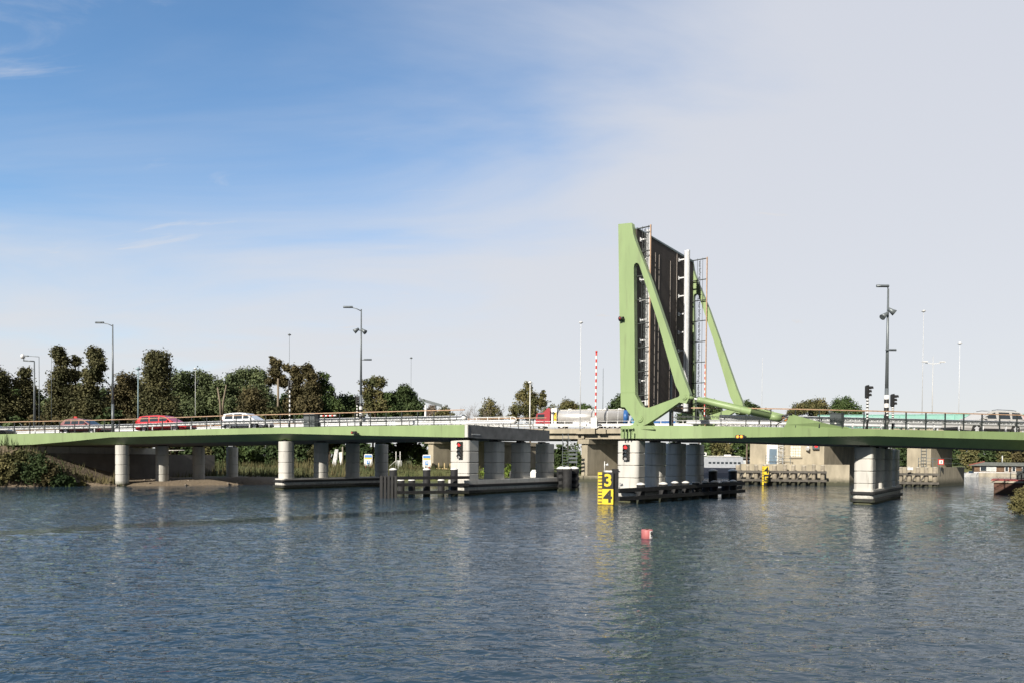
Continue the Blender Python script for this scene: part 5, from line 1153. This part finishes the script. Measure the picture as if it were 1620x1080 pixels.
# ------------------------------------------------------------------ signs and small things on the left bank
def info_sign(px, yt, yb, Y, lab, redsides):
    w = 13 * Y / FP; a = at(px, yb, Y); z1 = zat(px, yt, Y); g_ = gh(a.x, a.y); th = thing('info_sign', lab, 'sign', (a.x, a.y, g_)); h = z1 - g_; zm = z1
    P_ = lambda x0, x1, z0, z1_, nm, m_, yy=-.05: MB().box((a.x + (x0 + x1) / 2 * w, a.y + yy, (z0 + z1_) / 2), ((x1 - x0) * w, .03, z1_ - z0)).build(nm, m_, th)
    hh = z1 - (a.z + .25)
    MB().rings([[Vector((a.x + x * w, a.y + y, z)) for x, z in ((-.5, z1 - hh), (-.5, z1 - .12), (-.42, z1), (.42, z1), (.5, z1 - .12), (.5, z1 - hh))] for y in (-.03, .03)]).build('panel', white, th)
    for x in (-.46, .46): MB().box((a.x + x * w, a.y + .05, (g_ - .3 + z1 - .1) / 2), (.07, .05, z1 - g_ + .2)).build('post', white, th)
    P_(-.42, .42, z1 - hh * .24, z1 - hh * .07, 'title_strip', mat('sign_blue', (.10, .28, .62), .5) if 'sign_blue' not in MATS else MATS['sign_blue']); P_(-.42, .42, z1 - hh * .34, z1 - hh * .255, 'yellow_strip', yellow)
    P_(-.17, .17, z1 - hh * .72, z1 - hh * .46, 'symbol_panel', MATS['sign_blue']); P_(-.02, .12, z1 - hh * .62, z1 - hh * .50, 'symbol', white, -.07)
    if redsides: P_(-.42, -.16, z1 - hh * 1.0, z1 - hh * .86, 'red_mark', redp, -.052); 
    P_(.18, .42, z1 - hh * 1.0, z1 - hh * .86, 'red_mark', redp, -.052)
info_sign(582.5, 717.5, 742.5, 91, 'white info sign with blue and yellow strips between two dark columns, left one', True)
info_sign(675, 718.5, 744, 91, 'white info sign with blue and yellow strips beside the old wall pier, right one', False)
def hut():
    a = at(631, 745, 95); th = thing('switch_box', 'pale grey electrical box on the grass between the info signs', 'box', (a.x, a.y, gh(a.x, a.y))); z = zat(631, 727.5, 95); g_ = gh(a.x, a.y)
    MB().box((a.x, a.y, (g_ + z) / 2), (.85, .5, z - g_)).build('body', steel_g, th)
    for px in (626.5, 633): q = at(px, 730, 94.6); MB().tube([Vector((q.x, q.y, g_)), Vector((q.x, q.y, zat(px, 713.5, 94.6)))], .05, 6).build('pole', white, th)
    MB().bar(at(615, 738, 94.6), at(626, 728, 94.6), .06, .06).build('brace', white, th)
hut()
def pallet():
    th = thing('leaning_panel', 'pale grey ribbed panel leaning in the bushes behind the columns', 'panel', at(530, 740, 90)); a, b = at(524, 741, 90), at(530, 710, 90.6); c_, e = at(531, 741, 90), at(535, 710, 90.6)
    MB().prism([a, c_, e, b], Vector((0, .08, 0))).build('sheet', steel_g, th)
    for k in (.2, .5, .8): MB().bar(a.lerp(c_, k) - Vector((0, .04, 0)), b.lerp(e, k) - Vector((0, .04, 0)), .05, .05).build('rib', white, th)
    t2 = thing('white_banner', 'tattered white cloth hanging beside the leaning panel', 'banner', at(538, 740, 90)); MB().prism([at(536, 715, 89.9), at(541, 714, 89.9), at(541, 725, 89.9), at(539, 735, 89.9), at(537, 727, 89.9)], Vector((0, .03, 0))).build('cloth', white, t2); MB().tube([at(542, 742, 90), at(542, 706, 90)], .1, 6).build('post', weat, t2)
pallet()
def paddock():
    th = thing('wooden_fence', 'low pale wooden fence on the grass beside the old wall pier', 'fence', at(700, 745, 93)); 
    for px in (684, 694, 703, 712): q = at(px, 745, 92); g_ = gh(q.x, q.y); MB().box((q.x, q.y, g_ + .35), (.14, .12, 1.0)).build('post', mat('new_timber', (.5, .38, .2), .7) if 'new_timber' not in MATS else MATS['new_timber'], th)
    q0, q1 = at(682, 740, 92), at(716, 741, 92); MB().bar(q0, q1, .06, .14).build('rail', MATS['new_timber'], th)
paddock()

# ------------------------------------------------------------------ vegetation
rng = np.random.default_rng(11)
def foliage_mat(name, c1, c2, sc=.5):
    m = bpy.data.materials.new(name); m.use_nodes = True; t = m.node_tree; b = t.nodes['Principled BSDF']; b.inputs['Roughness'].default_value = .75; b.inputs['Specular IOR Level'].default_value = .25
    g = nn(t, 'ShaderNodeNewGeometry'); n = nn(t, 'ShaderNodeTexNoise'); n.inputs['Scale'].default_value = sc; n.inputs['Detail'].default_value = 6; t.links.new(g.outputs['Position'], n.inputs['Vector'])
    r = nn(t, 'ShaderNodeMapRange'); r.inputs['From Min'].default_value = .35; r.inputs['From Max'].default_value = .65; t.links.new(n.outputs[0], r.inputs[0])
    mx = nn(t, 'ShaderNodeMix', data_type='RGBA'); mx.inputs[6].default_value = tuple(c1) + (1,); mx.inputs[7].default_value = tuple(c2) + (1,); t.links.new(r.outputs[0], mx.inputs[0]); t.links.new(mx.outputs[2], b.inputs['Base Color']); return m
ivy = foliage_mat('ivy_leaves', (.050, .054, .022), (.125, .118, .052)); pop = foliage_mat('poplar_leaves', (.07, .095, .042), (.15, .18, .08)); grn = foliage_mat('green_leaves', (.045, .078, .026), (.10, .14, .045)); brn = foliage_mat('rusty_leaves', (.055, .05, .021), (.12, .10, .045))
drk = foliage_mat('dark_leaves', (.03, .052, .018), (.07, .10, .035)); olv = foliage_mat('olive_leaves', (.07, .08, .03), (.17, .15, .06)); pal = foliage_mat('twig_grey', (.12, .10, .08), (.22, .18, .14))
def leaves(blobs, n, size, drop=0.0, sub=.30):
    """blobs: list of (centre Vector, radius); returns verts, faces arrays of leaf quads gathered in clumps"""
    C = np.array([tuple(b[0]) for b in blobs]); Rr = np.array([b[1] for b in blobs]); wt = Rr ** 2; wt /= wt.sum()
    nc = max(6, int(n ** .62)); bi = rng.choice(len(blobs), nc, p=wt); dirs = rng.normal(size=(nc, 3)); dirs /= np.linalg.norm(dirs, axis=1)[:, None]
    cc = C[bi] + dirs * (Rr[bi] * rng.uniform(.15, 1.0, nc) ** .45)[:, None] * rng.uniform(.8, 1.08, nc)[:, None]
    ci = rng.integers(0, nc, n); off = rng.normal(size=(n, 3)) * (Rr[bi][ci] * sub * .55)[:, None]; off[:, 2] -= drop * np.abs(off[:, 2])
    P_ = cc[ci] + off; s_ = size * rng.uniform(.6, 1.35, n)
    nrm = dirs[ci] * .55 + rng.normal(size=(n, 3)) * .6; nrm[:, 2] += .35; nrm /= np.linalg.norm(nrm, axis=1)[:, None]
    a = np.cross(nrm, rng.normal(size=(n, 3))); a /= np.linalg.norm(a, axis=1)[:, None]; b = np.cross(nrm, a)
    a *= s_[:, None]; b *= (s_ * .62)[:, None]
    V = np.stack([P_ - a, P_ - b + a * .1, P_ + a, P_ + b + a * .1], 1).reshape(-1, 3); F_ = np.arange(n * 4).reshape(-1, 4); return V, F_
def crown(blobs, n, size, m_, parent, nm='crown', **kw):
    V, F_ = leaves(blobs, n, size, **kw); off = np.array(tuple(parent_loc(parent))) if parent else np.zeros(3); me = bpy.data.meshes.new(nm); me.vertices.add(len(V)); me.vertices.foreach_set('co', (V - off).ravel()); me.loops.add(F_.size); me.loops.foreach_set('vertex_index', F_.ravel()); me.polygons.add(len(F_)); me.polygons.foreach_set('loop_start', np.arange(len(F_)) * 4); me.polygons.foreach_set('loop_total', np.full(len(F_), 4)); me.update(calc_edges=True); me.materials.append(m_)
    o = bpy.data.objects.new(nm, me); COL.objects.link(o)
    if parent: o.parent = parent
    return o
def tree(name, lab, Y, bl, m_, n=2600, size=.26, trunk=None, group=None, cat='tree', zlow=None, **kw):
    s = FP / Y; B = [(at(px, py, Y + rng.uniform(-.4, .4) * r / s * 1.2), r / s) for px, py, r in bl]
    cx_ = sum(b[0].x * b[1] for b in B) / sum(b[1] for b in B); cx_ = trunk if trunk is not None and trunk < -1e8 else cx_
    tx = at(trunk, 700, Y).x if trunk else cx_; g_ = max(gh(tx, Y), 0) if zlow is None else zlow
    th = thing(name, lab, cat, (tx, Y, g_), group=group); top = max(b[0].z for b in B)
    r0 = min(.22, .03 * (top - g_)) if top > 3 else .05
    tk = MB(); tp = Vector((tx, Y, g_ - .3)); pts = [tp + (Vector((tx + rng.uniform(-.3, .3), Y, top - .4)) - tp) * f + Vector((rng.uniform(-.12, .12), 0, 0)) * (f > 0) for f in (0, .3, .6, 1)]
    tk.tube(pts, [r0, r0 * .75, r0 * .5, r0 * .15], 7)
    for c, r in B: q = pts[1].lerp(pts[3], min(1, max(.0, (c.z - r * .6 - pts[1].z) / max(.1, pts[3].z - pts[1].z)))); tk.tube([q, q.lerp(c, .55) + Z * .1, c + Z * r * .4], [r0 * .35, r0 * .22, r0 * .06], 5)
    tk.build('trunk', barkm, th); crown(B, n, size, m_, th, **kw); return th
TR = [
 ('ivy_tree', 'dark ivy-clad tree cut off by the left edge', 98, [(-10, 606, 20), (-2, 598, 14), (6, 630, 15), (-4, 655, 22)], ivy, 2600),
 ('ivy_tree', 'slim ivy-clad tree behind the camera mast', 100, [(40, 590, 9), (36, 606, 12), (46, 620, 11), (38, 642, 16), (50, 655, 14)], ivy, 2200),
 ('ivy_tree', 'tall ivy-clad tree, left one of the tallest pair', 100, [(93, 558, 10), (99, 570, 10), (97, 592, 13), (95, 616, 16), (108, 640, 16), (88, 650, 15)], ivy, 3800),
 ('ivy_tree', 'narrow dark tree squeezed between the tallest ivy pair', 101, [(119, 571, 8), (117, 592, 10), (116, 620, 12), (116, 648, 14)], ivy, 2000),
 ('ivy_tree', 'tall ivy-clad tree, right one of the tallest pair', 99, [(150, 561, 12), (155, 577, 11), (147, 595, 13), (143, 618, 14), (136, 644, 18), (156, 646, 17)], ivy, 4000),
 ('bushy_tree', 'broad brownish tree behind the tall lamp left of the big round ivy tree', 106, [(202, 602, 14), (190, 618, 16), (213, 615, 15), (180, 640, 17), (205, 645, 20), (222, 640, 16)], brn, 3600),
 ('ivy_tree', 'big round-topped ivy tree behind the red estate car', 99, [(241, 567, 12), (254, 566, 13), (249, 587, 19), (247, 613, 21), (240, 642, 22), (262, 645, 19)], ivy, 5000),
 ('poplar_tree', 'pale green poplar clump right of the big round ivy tree', 122, [(283, 603, 15), (296, 598, 10), (290, 625, 18), (280, 650, 18), (303, 648, 18)], pop, 3000),
 ('poplar_tree', 'pale green poplar clump behind the thin distant lamp', 124, [(315, 598, 12), (328, 602, 11), (318, 625, 17), (335, 622, 12), (325, 650, 20)], pop, 3000),
 ('poplar_tree', 'lower poplar with two bare stems in front', 120, [(350, 615, 13), (345, 635, 14), (362, 645, 15)], pop, 1800),
 ('poplar_tree', 'poplar clump above the white people carrier', 124, [(369, 600, 12), (382, 595, 12), (376, 620, 18), (392, 640, 20)], pop, 3000),
 ('poplar_tree', 'poplar clump left of the lopped brown tree', 125, [(399, 594, 12), (412, 596, 11), (405, 618, 18), (418, 640, 18)], pop, 3000),
 ('lopped_tree', 'lopped brown tree with two heads and a bare trunk', 103, [(431, 571, 6), (437, 577, 8), (434, 589, 9), (441, 599, 8), (453, 580, 6), (449, 603, 8), (428, 603, 7)], brn, 1500),
 ('lopped_tree', 'dark brown lopped tree left of the striped traffic light head', 102, [(398, 628, 16), (392, 645, 14), (410, 640, 12)], brn, 1700),
 ('lopped_tree', 'brown lopped tree just right of the striped traffic light', 103, [(466, 586, 8), (471, 598, 9), (468, 618, 12), (466, 642, 14)], brn, 1900),
 ('lopped_tree', 'dark lopped tree above the grey cabinet', 102, [(487, 585, 9), (492, 594, 10), (492, 615, 13), (488, 640, 17)], brn, 2400),
 ('green_tree', 'light green tree with tiered crown right of the lopped trees', 104, [(512, 596, 9), (506, 612, 9), (520, 616, 10), (512, 635, 16), (530, 645, 13), (498, 648, 12)], grn, 2500),
 ('green_tree', 'low green thicket tree left of the middle lamp', 108, [(548, 634, 13), (560, 640, 13), (536, 640, 13), (545, 640, 12), (538, 655, 14), (557, 650, 13), (528, 660, 12)], drk, 1800),
 ('open_tree', 'open thin-leaved tree right of the middle lamp', 106, [(578, 606, 8), (590, 604, 9), (600, 606, 9), (583, 622, 10), (598, 622, 9), (588, 642, 14), (606, 640, 9)], olv, 1500),
 ('round_tree', 'dense dark green tree right of the middle lamp', 108, [(640, 617, 9), (628, 630, 12), (648, 630, 12), (618, 645, 13), (638, 648, 18), (658, 645, 12), (664, 655, 8)], drk, 4200),
 ('green_tree', 'low green tree filling the gap left of the dense dark tree', 107, [(606, 640, 10), (613, 630, 9), (600, 652, 12), (616, 650, 11)], grn, 1500),
 ('small_tree', 'small pale tree under the distant gantry', 130, [(683, 648, 7), (688, 656, 9), (678, 658, 8)], pal, 700),
 ('small_tree', 'low brown-green tree behind the end of the near handrail', 128, [(703, 653, 9), (693, 660, 9), (713, 661, 8)], olv, 900),
 ('green_tree', 'leafy right half of the bare tree beyond the gap', 130, [(774, 640, 10), (782, 652, 10), (770, 655, 12), (790, 660, 7)], olv, 900),
 ('birch_tree', 'birch with drooping twigs behind the white post', 118, [(836, 611, 7), (826, 626, 9), (843, 628, 10), (818, 645, 11), (838, 648, 15), (860, 622, 6), (856, 636, 9), (868, 653, 11), (812, 660, 8)], olv, 2400),
 ('round_tree', 'rounded tree above the front of the tanker', 126, [(898, 643, 11), (888, 652, 10), (908, 650, 11)], olv, 1500),
 ('round_tree', 'small rounded tree left of the red and white boom', 126, [(922, 647, 9), (930, 651, 9), (916, 655, 8)], grn, 1200),
 ('round_tree', 'tiny tree just right of the red and white boom base', 130, [(944, 655, 6), (952, 659, 6)], drk, 400),
 ('round_tree', 'dark tree partly behind the tall green girder', 112, [(975, 641, 9), (984, 634, 10), (968, 652, 9), (990, 645, 12)], drk, 1500),
 ('round_tree', 'dark tree seen through the leaf arm and railings', 115, [(1092, 650, 10), (1105, 640, 10), (1120, 646, 12), (1135, 655, 9), (1080, 660, 9)], drk, 1600),
 ('round_tree', 'low tree right of the far leaf arm', 135, [(1182, 641, 8), (1193, 647, 8), (1174, 650, 8)], drk, 900),
 ('round_tree', 'small twiggy tree right of the sailing mast', 135, [(1214, 653, 6), (1207, 656, 5), (1221, 657, 5)], olv, 400),
 ('round_tree', 'left tree of the group above the anchor block', 140, [(1262, 648, 9), (1272, 645, 9), (1253, 654, 7)], olv, 1100),
 ('round_tree', 'middle tree of the group above the anchor block', 142, [(1284, 641, 9), (1297, 640, 9), (1290, 650, 12), (1308, 650, 8)], olv, 1400),
 ('round_tree', 'right tree of the group left of the striped traffic light', 138, [(1325, 640, 9), (1338, 637, 9), (1330, 650, 12), (1350, 645, 9), (1358, 654, 7)], grn, 1600),
]
for nm, lab, Y, bl, m_, n in TR:
    tree(nm, lab, Y, [(x, y, r * 1.04) for x, y, r in bl], m_, int(n * 4.2), .16 if m_ is not pop else .18, trunk=None, sub=.42)
BG = []
for i in range(17):
    px = -20 + i * 36; py = 632 + [4, -6, 2, 8, -8, 0, 5, -4, 3, -6, 6, -2, 4, 8, 10, 12, 14][i]; BG.append(tree('background_tree', 'green tree in the second row behind the ivy trees, ' + ['cut by the left edge', 'left of the camera mast', 'behind the camera mast', 'left of the tallest pair', 'between the tallest pair', 'behind the tall left lamp', 'behind the broad brownish tree', 'behind the big round ivy tree', 'right of the round ivy tree', 'behind the first thin distant lamp', 'behind the bare stems', 'above the white car', 'behind the two-headed lopped tree', 'behind the striped traffic light', 'behind the grey cabinet', 'behind the light green tiered tree', 'left of the middle lamp'][i], 134, [(px - 10, py + 4, 13), (px + 9, py, 14), (px, py - 8, 11), (px - 4, py + 20, 19), (px + 14, py + 26, 17)], [pop, grn, drk][i % 3], 4200, .26, group='second row of trees behind the bridge', sub=.42))
# bare tree beyond the gap
def bare_tree():
    q = at(765, 668, 130); g_ = gh(q.x, q.y); th = thing('bare_tree', 'leafless twiggy tree beyond the gap, left of the birch', 'tree', (q.x, q.y, g_)); mb = MB(); rnd = random.Random(5)
    def br(p, d, l, r, k):
        e = p + d * l; mb.tube([p, p.lerp(e, .5) + Vector((rnd.uniform(-.1, .1), 0, 0)) * l, e], [r, r * .8, r * .6], 4, cap=False)
        if k == 0: return
        for _ in range(4 if k > 1 else 5):
            d2 = (d + Vector((rnd.uniform(-.75, .75), rnd.uniform(-.5, .5), rnd.uniform(-.15, .4)))).normalized(); br(p.lerp(e, rnd.uniform(.45, 1)), d2, l * rnd.uniform(.5, .75), r * .55, k - 1)
    for dx in (-.45, -.12, .25): br(Vector((q.x + dx * 2, q.y, g_)), Vector((dx, 0, 1)).normalized(), 5.4, .14, 4)
    mb.build('trunk', MATS['twig'], th)
mat('twig', (.22, .19, .17), .9); bare_tree()
th = thing('dead_stems', 'pair of bare pale stems in front of the poplars', 'dead tree', at(350, 660, 104)); MB().tube([at(350, 665, 104), at(348, 635, 104), at(344, 612, 104)], [.22, .16, .09], 6).build('stem', mat('pale_bark', (.22, .18, .13), .9), th); MB().tube([at(351, 665, 104.2), at(353, 635, 104.2), at(358, 608, 104.2)], [.2, .15, .08], 6).build('stem', MATS['pale_bark'], th)
for px, y0, y1, lab in ((440, 598, 640, 'bare pale trunk of the two-headed lopped tree'),): 
    t_ = thing('tree_trunk', lab, 'tree trunk', at(px, 665, 101.5)); MB().tube([at(px, 665, 101.5), at(px, y0, 101.8)], [.2, .14], 7).build('trunk_wood', MATS['pale_bark'], t_)
# bushes on the banks behind the columns
BU = [(-30, 660, 96, 34), (25, 672, 96, 22), (70, 668, 95, 24), (120, 668, 95, 22), (170, 664, 95, 22), (215, 668, 96, 20), (280, 665, 104, 22), (330, 668, 106, 22), (385, 662, 104, 20), (430, 655, 100, 18), (480, 662, 100, 17), (520, 664, 100, 15), (560, 664, 102, 15), (600, 664, 103, 13), (640, 665, 103, 13)]
for i, (px, py, Y, r) in enumerate(BU):
    s = FP / Y; tree('bush', ['dark', 'dense', 'brownish'][i % 3] + ' undergrowth bush behind the railing ' + ['at the far left edge', 'below the slim ivy tree', 'below the left tall ivy tree', 'below the narrow dark tree', 'right of the right tall ivy tree', 'below the broad brownish tree', 'just right of the red estate car', 'between the red estate car and the bare stems', 'above the white people carrier', 'below the bare lopped trunk', 'behind the grey cabinet', 'below the light green tree', 'at the foot of the middle lamp', 'right of the middle lamp foot', 'below the dense dark green tree'][i], Y, [(px - r * .5, py + 4, r * .7), (px + r * .4, py, r * .75), (px, py + 18, r), (px + r * .2, py + 34, r)], [ivy, drk, brn][i % 3], 2200, .30, cat='bush', group='undergrowth along the road embankment')
UB = [(300, 716, 88, 14, drk), (325, 720, 89, 14, olv), (352, 716, 88, 15, drk), (385, 718, 90, 16, grn), (410, 712, 92, 16, drk), (436, 716, 90, 15, drk), (478, 714, 92, 16, drk), (500, 720, 91, 13, ivy), (540, 722, 94, 16, drk), (572, 716, 96, 16, drk), (612, 714, 98, 15, drk), (636, 712, 100, 14, drk), (660, 716, 99, 13, grn), (700, 728, 108, 14, drk)]
UL = ['nearest the abutment', 'in front of the dark wall with dry leaves', 'between the first and second dark columns', 'beside the third column of the bank pier', 'right of the bank pier', 'left of the bright round column', 'just right of the bright round column', 'dark and ivy-like beside the second column', 'behind the leaning panel', 'behind the left info sign', 'left of the grey electrical box', 'behind the grey electrical box', 'left of the right info sign', 'behind the low wooden fence']
for i, (px, py, Y, r, m_) in enumerate(UB): tree('bush', 'leafy bush under the left span, ' + UL[i], Y, [(px - r * .5, py - 3, r * .6), (px + r * .5, py, r * .65), (px, py + 10, r * .9), (px, py - 10, r * .5)], m_, 1700, .20, cat='bush', group='bushes seen under the left span')
for i, (px, py, Y, r, m_, lab) in enumerate([(1118, 716, 160, 14, grn, 'dark canal-side tree above the wheelhouse of the cabin boat'), (1140, 712, 158, 15, olv, 'yellow-green willow above the cabin boat'), (1165, 716, 160, 15, grn, 'green tree left of the old machine house'), (1182, 712, 162, 12, drk, 'dark tree touching the edge of the old machine house'), (1426, 716, 175, 14, drk, 'dark tree in the gap left of the second old pier'), (1532, 716, 172, 12, olv, 'yellowish tree just right of the second old pier'), (1556, 712, 176, 15, drk, 'dark tree behind the left end of the brown houseboat'), (1582, 714, 176, 14, olv, 'olive tree behind the middle of the brown houseboat'), (1608, 710, 176, 15, brn, 'russet tree at the right edge behind the brown houseboat'), (1640, 712, 176, 16, drk, 'dark tree just outside the right edge'), (885, 722, 118, 12, drk, 'dark tree behind the steel stair'), (908, 728, 118, 12, grn, 'green tree under the old bridge right of the steel stair')]):
    tree('canal_tree', lab, Y, [(px - r * .5, py - 6, r * .6), (px + r * .5, py - 3, r * .65), (px, py + 8, r), (px, py - 12, r * .6), (px + r * .3, py + 18, r * .8)], m_, 2200, .36, group='trees along the far canal bank')
for i, (px, py, Y, lab) in enumerate([(770, 748, 89, 'round light green bush between the first and second grey pillars'), (808, 744, 90, 'round light green bush between the second and third grey pillars')]): tree('bush', lab, Y, [(px - 3, py, 9), (px + 6, py - 2, 8), (px, py + 6, 8)], foliage_mat('bright_leaves', (.09, .14, .02), (.2, .27, .05)), 1400, .12, cat='bush')
for i, (px, py, Y, r, m_, lab) in enumerate([(-12, 742, 60.4, 24, olv, 'bush at the left edge of the sandy bank'), (14, 736, 60.6, 20, olv, 'dry tall bush near the left edge in front of the slope'), (34, 731, 61.0, 20, olv, 'tall dry bush in front of the abutment'), (54, 735, 61.0, 21, drk, 'dark green bush in front of the abutment corner'), (77, 746, 61.2, 16, brn, 'brownish bush on the slope foot'), (92, 755, 61.4, 13, drk, 'low dark bush at the end of the slope'), (110, 762, 61.8, 9, grn, 'small low bush by the water at the slope foot'), (130, 767, 62.6, 6, olv, 'last tiny bush along the left waterline')]):
    tree('bush', lab, Y, [(px - r * .5, py, r * .62), (px + r * .5, py + 2, r * .62), (px, py + r * .5, r * .8), (px - r * .1, py - r * .6, r * .45), (px + r * .4, py - r * .5, r * .35)], m_, 3600, .10, cat='bush', zlow=0, sub=.42)
tree('bush', 'yellow-green bush by the water at the right edge', 36, [(1612, 790, 11), (1624, 783, 14), (1604, 800, 9), (1622, 803, 16), (1640, 790, 20)], olv, 6500, .045, cat='bush', zlow=0, sub=.42)

# reeds and rough grass on the bank edges, nobody could count them
def grass():
    n = 36000; px = rng.uniform(-60, 760, n); Yv = rng.uniform(66, 104, n); px[:11000] = rng.uniform(-60, 215, 11000); Yv[:11000] = rng.uniform(56, 67, 11000); V = []; k = 0; X = (px - CX) / FP * Yv
    hgt = []
    keep = []
    for i in range(n):
        z = gh(X[i], Yv[i])
        if z > .12 and (Yv[i] > 74 or X[i] < -52 or (X[i] < -37 and Yv[i] < 64.5 and rng.random() < .8 - z * .13)): keep.append(i); hgt.append(z)
    keep = np.array(keep); z = np.array(hgt); x = X[keep]; y = Yv[keep]; m_ = len(keep)
    h = rng.uniform(.25, .8, m_) * (1 + .8 * (np.sin(x * .5) * np.sin(y * .4 + 1) > .2)); a_ = rng.uniform(0, 3.14, m_); w_ = rng.uniform(.03, .07, m_); lx = rng.normal(0, .16, m_)
    P0 = np.stack([x - np.cos(a_) * w_, y - np.sin(a_) * w_, z - .05], 1); P1 = np.stack([x + np.cos(a_) * w_, y + np.sin(a_) * w_, z - .05], 1); P2 = np.stack([x + lx, y + lx * .5, z + h], 1)
    V = np.stack([P0, P1, P2], 1).reshape(-1, 3); F_ = np.arange(m_ * 3).reshape(-1, 3)
    me = bpy.data.meshes.new('reeds'); me.from_pydata(V.tolist(), [], F_.tolist()); me.materials.append(foliage_mat('dry_reed', (.04, .06, .02), (.15, .125, .06), .35)); o = bpy.data.objects.new('reeds', me); COL.objects.link(o); tag(o, 'tall dry grass and reeds on the left bank behind the columns', 'grass', kind='stuff')
grass()
def far_wood():
    B = []
    for i in range(120):
        a_ = -150 + 330 * i / 119; B.append((Vector((a_ * 2.2, 330 + rng.uniform(-20, 30), 3.5 + rng.uniform(0, 3))), rng.uniform(5, 8)))
    o = crown(B, 30000, 1.0, drk, None, 'distant_wood'); tag(o, 'low line of woodland on the horizon', 'woodland', kind='stuff')
far_wood()
def bank_stones():
    rnd = random.Random(9); mb = MB()
    for i in range(900):
        px = rnd.uniform(-40, 700); Yv = rnd.uniform(58, 90); x = (px - CX) / FP * Yv; z = gh(x, Yv)
        if not (.0 < z < .5): continue
        r = rnd.uniform(.05, .16); c = Vector((x, Yv, z + r * .2)); mb.rings([[c + Vector((r * rnd.uniform(.7, 1.2) * k * math.cos(a_), r * k * math.sin(a_), zz * r)) for a_ in [R(60 * j) for j in range(6)]] for zz, k in ((-.8, .6), (0, 1), (.5, .6))])
    o = mb.build('shore_stones', mat('rubble', (.24, .20, .16), .9, var=.3)); tag(o, 'scattered rubble stones along the left shoreline', 'stones', kind='stuff')
bank_stones()
